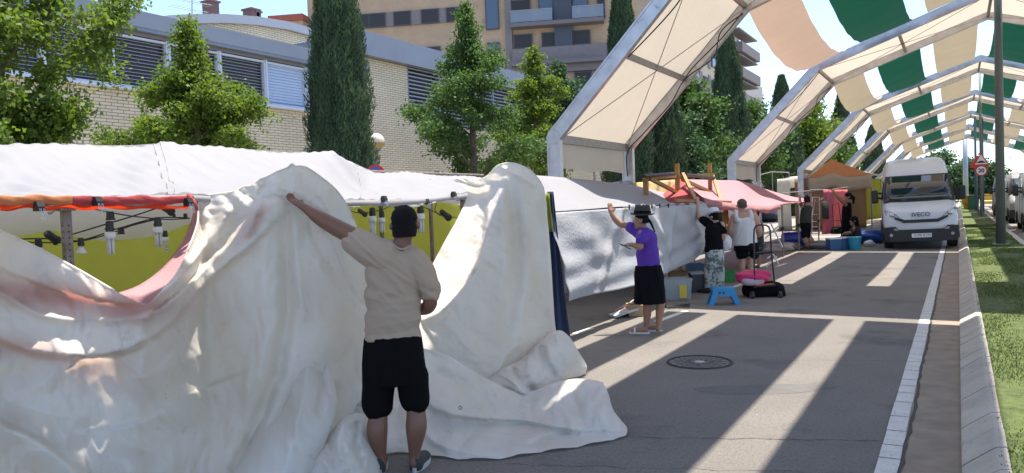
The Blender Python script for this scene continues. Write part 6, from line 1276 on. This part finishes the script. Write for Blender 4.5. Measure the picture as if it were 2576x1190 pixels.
# ---- three at the tent
D = gdepth(2028, 628); F = Fig('person in dark olive vest and black shorts reaching up to the pink awning', 2028, 628, D, skins['b'], vox=.017)
F.head(2030, 504, .1, 7.5, 11, FH); b = F.body; F.limb(b, [(2030, 512, .1), (2030, 520, 0)], [5, 6]); F.loft(b, [(2030, 522, 0, 11, 8), (2028, 560, 0, 11, 9)])
F.limb(b, [(2020, 522, 0), (2014, 512, .2), (2012, 500, .4)], [5, 4.5, 3.5]); F.limb(b, [(2040, 522, 0), (2040, 510, .2), (2036, 500, .4)], [5, 4.5, 3.5]); F.hand(F.p(2012, 500, .4), UP, FH, .17); F.hand(F.p(2036, 500, .4), UP, FH, .17)
F.limb(b, [(2025, 565, 0), (2024, 596, 0), (2028, 610, -.05), (2032, 622, 0)], [8, 6.5, 6, 4]); F.limb(b, [(2033, 565, .1), (2032, 596, .1), (2037, 608, .1), (2040, 618, .1)], [8, 6, 6, 4])
bd = F.fuse(b, 'body', F.skin); F.face(bd); F.hair(hairm, -.4, 1.06)
sh = MB(); F.loft(sh, [(2030, 516, 0, 7, 7), (2030, 521, 0, 13, 9), (2027, 540, 0, 14, 11), (2026, 562, 0, 14, 11)]); F.fuse(sh, 'vest', mat('dark_olive_cloth', (0, 0, 0))); so = MB(); F.loft(so, [(2026, 559, 0, 14, 11), (2027, 575, 0, 14, 11)]); F.limb(so, [(2024, 575, 0), (2023, 594, 0)], [8, 8]); F.limb(so, [(2032, 575, .1), (2031, 594, .1)], [8, 8]); F.fuse(so, 'shorts', blackcl)
for u, v in ((2034, 628), (2042, 623)): F.shoe(V(onz(u, v)), -RH*.8+FH*.4, .26, blackp, blackp)
D = gdepth(2130, 612); F = Fig('tall person in long black clothes with a ponytail, both arms stretched up to the frame', 2130, 612, D, skins['b'], vox=.017)
F.head(2133, 496, 0, 7.5, 11.5, -RH); b = F.body; F.limb(b, [(2134, 505, 0), (2133, 514, 0)], [5, 6]); F.loft(b, [(2132, 514, 0, 9, 8), (2130, 560, 0, 9, 9)])
F.limb(b, [(2127, 514, .1), (2112, 498, .2), (2098, 484, .2)], [5, 4.5, 3.2]); F.limb(b, [(2128, 516, -.1), (2114, 503, -.2), (2100, 488, -.2)], [5, 4.5, 3.2]); F.hand(F.p(2098, 484, .2), -RH+UP, FH, .17); F.hand(F.p(2100, 488, -.2), -RH+UP, FH, .17)
for hx in (2125, 2134): F.limb(b, [(hx, 560, 0), (hx, 590, 0), (hx, 608, 0)], [7, 5.5, 4])
bd = F.fuse(b, 'body', F.skin); F.face(bd)
def pony(mb, c, f, rt, W_, H_): mb.tube([c-f*W_*1.2+UP*.05, c-f*W_*1.9, c-f*W_*1.8-UP*.25], [.05, .06, .03], 8)
F.hair(hairm, -.5, 1.1, pony)
sh = MB(); F.loft(sh, [(2133, 509, 0, 7, 7), (2131, 516, 0, 12, 10), (2130, 540, 0, 12, 12), (2130, 575, 0, 13, 13), (2130, 600, 0, 14, 14)], -RH); F.fuse(sh, 'long_dress', blackcl)
for hx in (2125, 2134): F.shoe(V(onz(hx, 614)), -RH, .25, blackp, blackp)
D = gdepth(2152, 618); F = Fig('crouching person with long black hair and grey sleeves behind the blue boxes', 2152, 618, D, skins['b'], vox=.017)
F.head(2147, 556, 0, 7.5, 11.5, -RH-UP*.1); b = F.body; F.limb(b, [(2148, 565, 0), (2151, 572, 0)], [5, 6]); F.loft(b, [(2152, 572, 0, 9, 9), (2155, 590, 0, 10, 10), (2156, 606, 0, 11, 11)])
F.limb(b, [(2148, 574, -.15), (2140, 585, -.2), (2126, 586, -.2)], [5, 4.5, 3.2]); F.hand(F.p(2126, 586, -.2), -RH-UP*.6, -FH, .16); F.limb(b, [(2150, 576, .15), (2140, 588, .2), (2130, 590, .2)], [5, 4.5, 3.2])
for dd in (-.12, .12): F.limb(b, [(2155, 603, dd), (2140, 594, dd), (2144, 613, dd)], [8, 6, 4])
bd = F.fuse(b, 'body', F.skin); F.face(bd)
F.hair(hairm, -.7, 1.12, lambda mb, c, f, rt, W_, H_: mb.tube([c-f*W_*.6, c-f*W_*1.0-UP*.25, c-f*W_*1.1-UP*.45], [.11, .1, .05], 8))
sh = MB(); F.loft(sh, [(2151, 568, 0, 7, 7), (2153, 578, 0, 12, 11), (2156, 606, 0, 13, 13)], -RH); F.limb(sh, [(2148, 574, -.12), (2141, 584, -.19)], [6.5, 5.5]); F.fuse(sh, 'top', mat('charcoal_top', (.035, .035, .04), .9)); so = MB()
for dd in (-.12, .12): F.limb(so, [(2156, 604, dd), (2140, 595, dd), (2143, 610, dd)], [9, 7.5, 6])
F.fuse(so, 'trousers', blackcl)
for dd in (-.12, .12): q = F.p(2146, 618, dd); F.shoe(Vector((q.x, q.y, 0)), -RH, .25, blackp, blackp)

# ---- someone on the tower balcony
F = Fig('tiny person in pink standing on the upper balcony of the tan tower', 1455, 34, 59.6, skins['b'], vox=.05)
F.head(1455, 15, 0, 3., 4.4, -FH); b = F.body; F.limb(b, [(1455, 18, 0), (1455, 21, 0)], [2, 2.5]); F.loft(b, [(1455, 21, 0, 5, 3), (1455, 35, 0, 4.5, 3)], -FH)
for s_ in (-1, 1): F.limb(b, [(1455+5*s_, 23, 0), (1455+6*s_, 29, 0), (1455+5*s_, 35, 0)], [2, 1.8, 1.4]); F.limb(b, [(1455+2.3*s_, 36, 0), (1455+2.3*s_, 46, 0), (1455+2.3*s_, 56, 0)], [3, 2.4, 1.8])
F.fuse(b, 'body', F.skin); sh = MB(); F.loft(sh, [(1455, 20, 0, 5.6, 4), (1455, 28, 0, 5.6, 4.2), (1455, 37, 0, 5.8, 4.4)], -FH); F.fuse(sh, 'top', mat('pale_pink_top', (.6, .3, .32), .8))
# ================================================================== vehicles
vw = mat('van_white', (.62, .645, .68), .22, spec=.6, var=.03, vs=2); vgl = mat('van_glass', (.018, .024, .03), .06, spec=.9); vbk = mat('van_black_trim', (.018, .018, .02), .55); lampg = mat('headlamp_glass', (.42, .44, .46), .12, .3); tyre = mat('tyre', (.018, .018, .018), .85); rim = mat('wheel_rim', (.35, .35, .36), .4, .6); silver = mat('van_silver', (.33, .34, .35), .3, .3); tail = mat('tail_lamp', (.3, .01, .01), .3); plate_w = mat('number_plate', (.75, .75, .75), .4)
def van(label, loc, rz, paint_, roll=0., L_=6.0, Wd=2.0, Ht=2.8, plate='5190 KTN', group='vans parked on the road', detail=True):
    """local frame: front faces -Y, x across, origin on the ground under the nose"""
    r = thing('delivery_van', label, 'van', (0, 0, 0), 0, group); w = Wd/2
    # side profile (y from nose, z), swept with a width factor
    def ring(y, zs):  # zs: list of (half width, z) from bottom to top on the right, mirrored
        return [(x, y, z) for x, z in zs]+[(-x, y, z) for x, z in zs[::-1]]
    def sec(y, zb, zbelt, zt, wb, wm, wt, rt=.12):
        return ring(y, [(wb*.96, zb), (wb, zb+.12), (wm, zbelt*.7), (wm, zbelt), (wt+.02, zt-rt), (wt-rt*.4, zt-rt*.25), (wt-rt*1.6, zt)])
    m = MB(); m.loft([sec(.02, .45, .8, 1.02, .80, .84, .80, .1), sec(.06, .34, .9, 1.10, .90, .92, .86, .1), sec(.20, .30, 1.0, 1.20, .96, .97, .90, .1), sec(.55, .28, 1.1, 1.32, .99, .99, .93, .1), sec(.95, .28, 1.2, 1.44, w, w, .95, .1)]); 
    body = [sec(.95, .28, 1.3, 1.46, w, w, .93, .12), sec(1.25, .28, 1.4, 1.80, w, w, .90, .12), sec(1.62, .28, 1.5, 2.25, w, w, .86, .14), sec(1.86, .28, 1.5, Ht-.22, w, w, .83, .16), sec(2.25, .28, 1.5, Ht-.05, w, w, .83, .16), sec(2.8, .28, 1.5, Ht, w, w, .84, .16), sec(L_-.1, .28, 1.5, Ht, w, w, .84, .16), sec(L_, .32, 1.5, Ht-.05, w*.98, w*.98, .82, .16)]
    m2 = MB(); m2.loft(body); m.add(m2.v, m2.f); o = m.build('body', paint_, r, True); bm_ = o.modifiers.new('e', 'EDGE_SPLIT'); bm_.split_angle = math.radians(38)
    # windscreen follows the raked front of the cab
    ws = [(.98, 1.46, .90), (1.25, 1.83, .865), (1.55, 2.20, .82)]
    m = MB(); m.grid([[(x*hw/1., y-.035-.05*(1-(x)**2), z) for x in np.linspace(-1, 1, 13)] for y, z, hw in ws]); m.build('windscreen', vgl, r, True, sol=.006)
    m = MB(); m.grid([[(x*hw*1.045, y-.012-.05*(1-x*x), z) for x in np.linspace(-1, 1, 13)] for y, z, hw in [(.90, 1.40, .92), (.98, 1.47, .93), (1.25, 1.84, .885), (1.58, 2.235, .84)]]); m.build('windscreen_surround', vbk, r, True, sol=.01)
    for s_ in (-1, 1): m = MB(); m.tube([(s_*.1-.3*0, .90, 1.47), (s_*.1+.55 if s_ > 0 else -.1-.0, .90, 1.52), ((.62 if s_ > 0 else -.72), .95, 1.50)], .012, 5); m.build('wiper', vbk, r)
    # side windows
    for s_ in (-1, 1):
        m = MB(); P = [(s_*(w+.004), 1.30, 1.50), (s_*(w+.004), 2.35, 1.50), (s_*(w-.06), 2.35, 2.10), (s_*(w-.07), 1.75, 2.10)]; m.poly(P, .006, (s_, 0, 0)); m.build('side_window', vgl, r)
        m = MB(); m.box((s_*(w+.004), 1.02, 1.0), (.008, .012, 1.0)); m.build('door_gap', vbk, r); m = MB(); m.box((s_*(w+.004), 2.4, 1.35), (.008, .012, 1.9)); m.build('door_gap', vbk, r)
        # mirror
        m = MB(); m.box((s_*(w+.20), 1.32, 1.62), (.20, .16, .42), bev=.05); m.bar((s_*w, 1.38, 1.55), (s_*(w+.16), 1.33, 1.60), .05, .06); m.bar((s_*w, 1.38, 1.72), (s_*(w+.16), 1.33, 1.72), .05, .06); m.build('mirror', vbk, r, False)
    # grille, bumper, lamps
    m = MB(); m.loft([[(x, y, z+dz) for x, z, dz in ((-.70, .93, 0), (-.45, .80, 0), (.45, .80, 0), (.70, .93, 0), (.70, .99, 0), (.42, .89, 0), (-.42, .89, 0), (-.70, .99, 0))] for y in (-.045, .2)]); m.build('grille', vbk, r)
    m = MB(); m.loft([[(x*k, y, z) for x, z in ((-.95, .25), (.95, .25), (.99, .45), (.99, .68), (.80, .70), (.68, .60), (-.68, .60), (-.80, .70), (-.99, .68), (-.99, .45))] for y, k in ((-.06, .86), (-.03, .97), (.10, 1.0), (.55, 1.01))]); o = m.build('bumper', vbk, r)
    if detail:
        for s_ in (-1, 1):
            m = MB(); m.cyl((s_*.80, -.07, .45), (s_*.80, -.03, .45), .045, 14); m.build('fog_lamp', lampg, r)
            m = MB(); m.poly([(s_*.60, -.066, .58), (s_*.88, -.05, .60), (s_*.86, -.05, .655), (s_*.64, -.066, .64)], .01, (0, 1, 0)); m.build('lamp_slot', silver, r)
            m = MB(); m.loft([[(s_*x, y+dy, z) for x, y, z in ((.52, -.01, .93), (.90, .13, 1.00), (.965, .30, 1.16), (.93, .26, 1.22), (.70, .04, 1.10))] for dy in (-.03, .06)]); m.build('headlamp', lampg, r)
            m = MB(); m.ball((s_*.76, .01, 1.05), .07, 12, 8); m.build('reflector', chrome, r, True)
    text('IVECO', .17, (0, -.03, 1.03), RX, mat('badge_grey', (.12, .12, .13), .4, .5), r, 'badge', .006, .004)
    m = MB(); m.box((0, -.075, .42), (.52, .02, .12)); o = m.build('number_plate', plate_w, r)
    if plate: text(plate, .105, (.02, -.087, .42), RX, blackp, o, 'plate_lettering', .001)
    for s_ in (-1, 1):
        for y in (.95, L_-1.3):
            m = MB(); c = (s_*(w-.14), y, .34); m.tube([(s_*(w-.27), y, .34), (s_*(w-.26), y, .34), (s_*(w-.03), y, .34), (s_*(w-.01), y, .34)], [.30, .34, .34, .30], 24); o = m.build('wheel', tyre, r); m = MB(); m.cyl((s_*(w-.03), y, .34), (s_*(w+.004), y, .34), .19, 16, .17); m.build('rim', rim, o)
            m = MB(); m.tube([(s_*(w+.006), y+.42*math.cos(a), .33+.42*math.sin(a)) for a in np.linspace(-.1, 3.24, 14)], .03, 5); m.build('wheel_arch', vbk, r)
    # rear doors
    m = MB(); m.box((0, L_+.004, 1.45), (.012, .008, 2.2)); m.build('door_gap', vbk, r)
    for s_ in (-1, 1):
        m = MB(); m.box((s_*(w-.07), L_+.004, 1.05), (.09, .03, .42)); m.build('tail_lamp', tail, r); m = MB(); m.box((s_*.45, L_-.005, 1.9), (.62, .012, .5)); m.build('rear_window', vgl, r)
    m = MB(); m.box((0, L_+.03, .45), (Wd*.96, .12, .16), bev=.02); m.build('rear_bumper', vbk, r)
    r.location = V(loc); r.rotation_euler = (0, roll, rz); return r
van('white delivery van facing the camera beside the kerb, windscreen half in shade', (-.93, 25.7, 0), math.radians(5), vw, -math.radians(1.4))
van('white van right behind the first white van, only a sliver showing', (-1.15, 35.5, 0), math.radians(2), vw, plate='', detail=False)
van('silver van parked beyond the right side of the median, second from the edge', (3.15, 44.5, 0), 0, silver, plate='', detail=False, Ht=2.5)
van('nearest silver van cut off by the right edge of the picture', (3.15, 34.6, 0), 0, silver, plate='', detail=False, Ht=2.35, L_=5.4)
van('dark van beyond the silver vans on the far road', (3.0, 55.5, 0), 0, mat('van_dark', (.02, .022, .028), .3), plate='', detail=False, Ht=2.6)
# dark parked car beyond the pink awning
def car(label, loc, rz, paint_):
    r = thing('parked_car', label, 'car', (0, 0, 0), 0)
    def sec(y, zb, zt, wb, wt): return [(wb, y, zb), (wb+.03, y, (zb+zt)/2), (wt, y, zt), (-wt, y, zt), (-wb-.03, y, (zb+zt)/2), (-wb, y, zb)]
    m = MB(); m.loft([sec(0, .3, .62, .7, .62), sec(.2, .22, .75, .82, .76), sec(1.2, .2, .93, .86, .8), sec(3.4, .2, .98, .86, .8), sec(4.1, .25, .92, .8, .72), sec(4.25, .35, .8, .72, .64)]); m.build('body', paint_, r, True)
    m = MB(); m.loft([sec(1.05, .9, .95, .78, .76), sec(1.75, .92, 1.42, .78, .62), sec(2.7, .92, 1.45, .78, .62), sec(3.7, .92, .99, .78, .72)]); m.build('cabin', vgl, r, True)
    m = MB(); m.box((0, 2.25, 1.46), (1.2, 1.1, .03), bev=.01); m.build('roof', paint_, r)
    for s_ in (-1, 1):
        m = MB(); m.box((s_*.6, .03, .62), (.3, .06, .12)); m.build('headlight', lampg, r)
        for y in (.8, 3.35): m = MB(); m.cyl((s_*.68, y, .31), (s_*.88, y, .31), .31, 20); o = m.build('wheel', tyre, r); m = MB(); m.cyl((s_*.88, y, .31), (s_*.885, y, .31), .18, 14); m.build('rim', rim, o)
    r.location = V(loc); r.rotation_euler = (0, 0, rz); return r
q = onz(1936, 566); car('dark car parked beyond the pink awning, half hidden by the white tent side', (q[0]-.4, q[1]+1.5, 0), .3, mat('car_dark', (.025, .027, .035), .25))
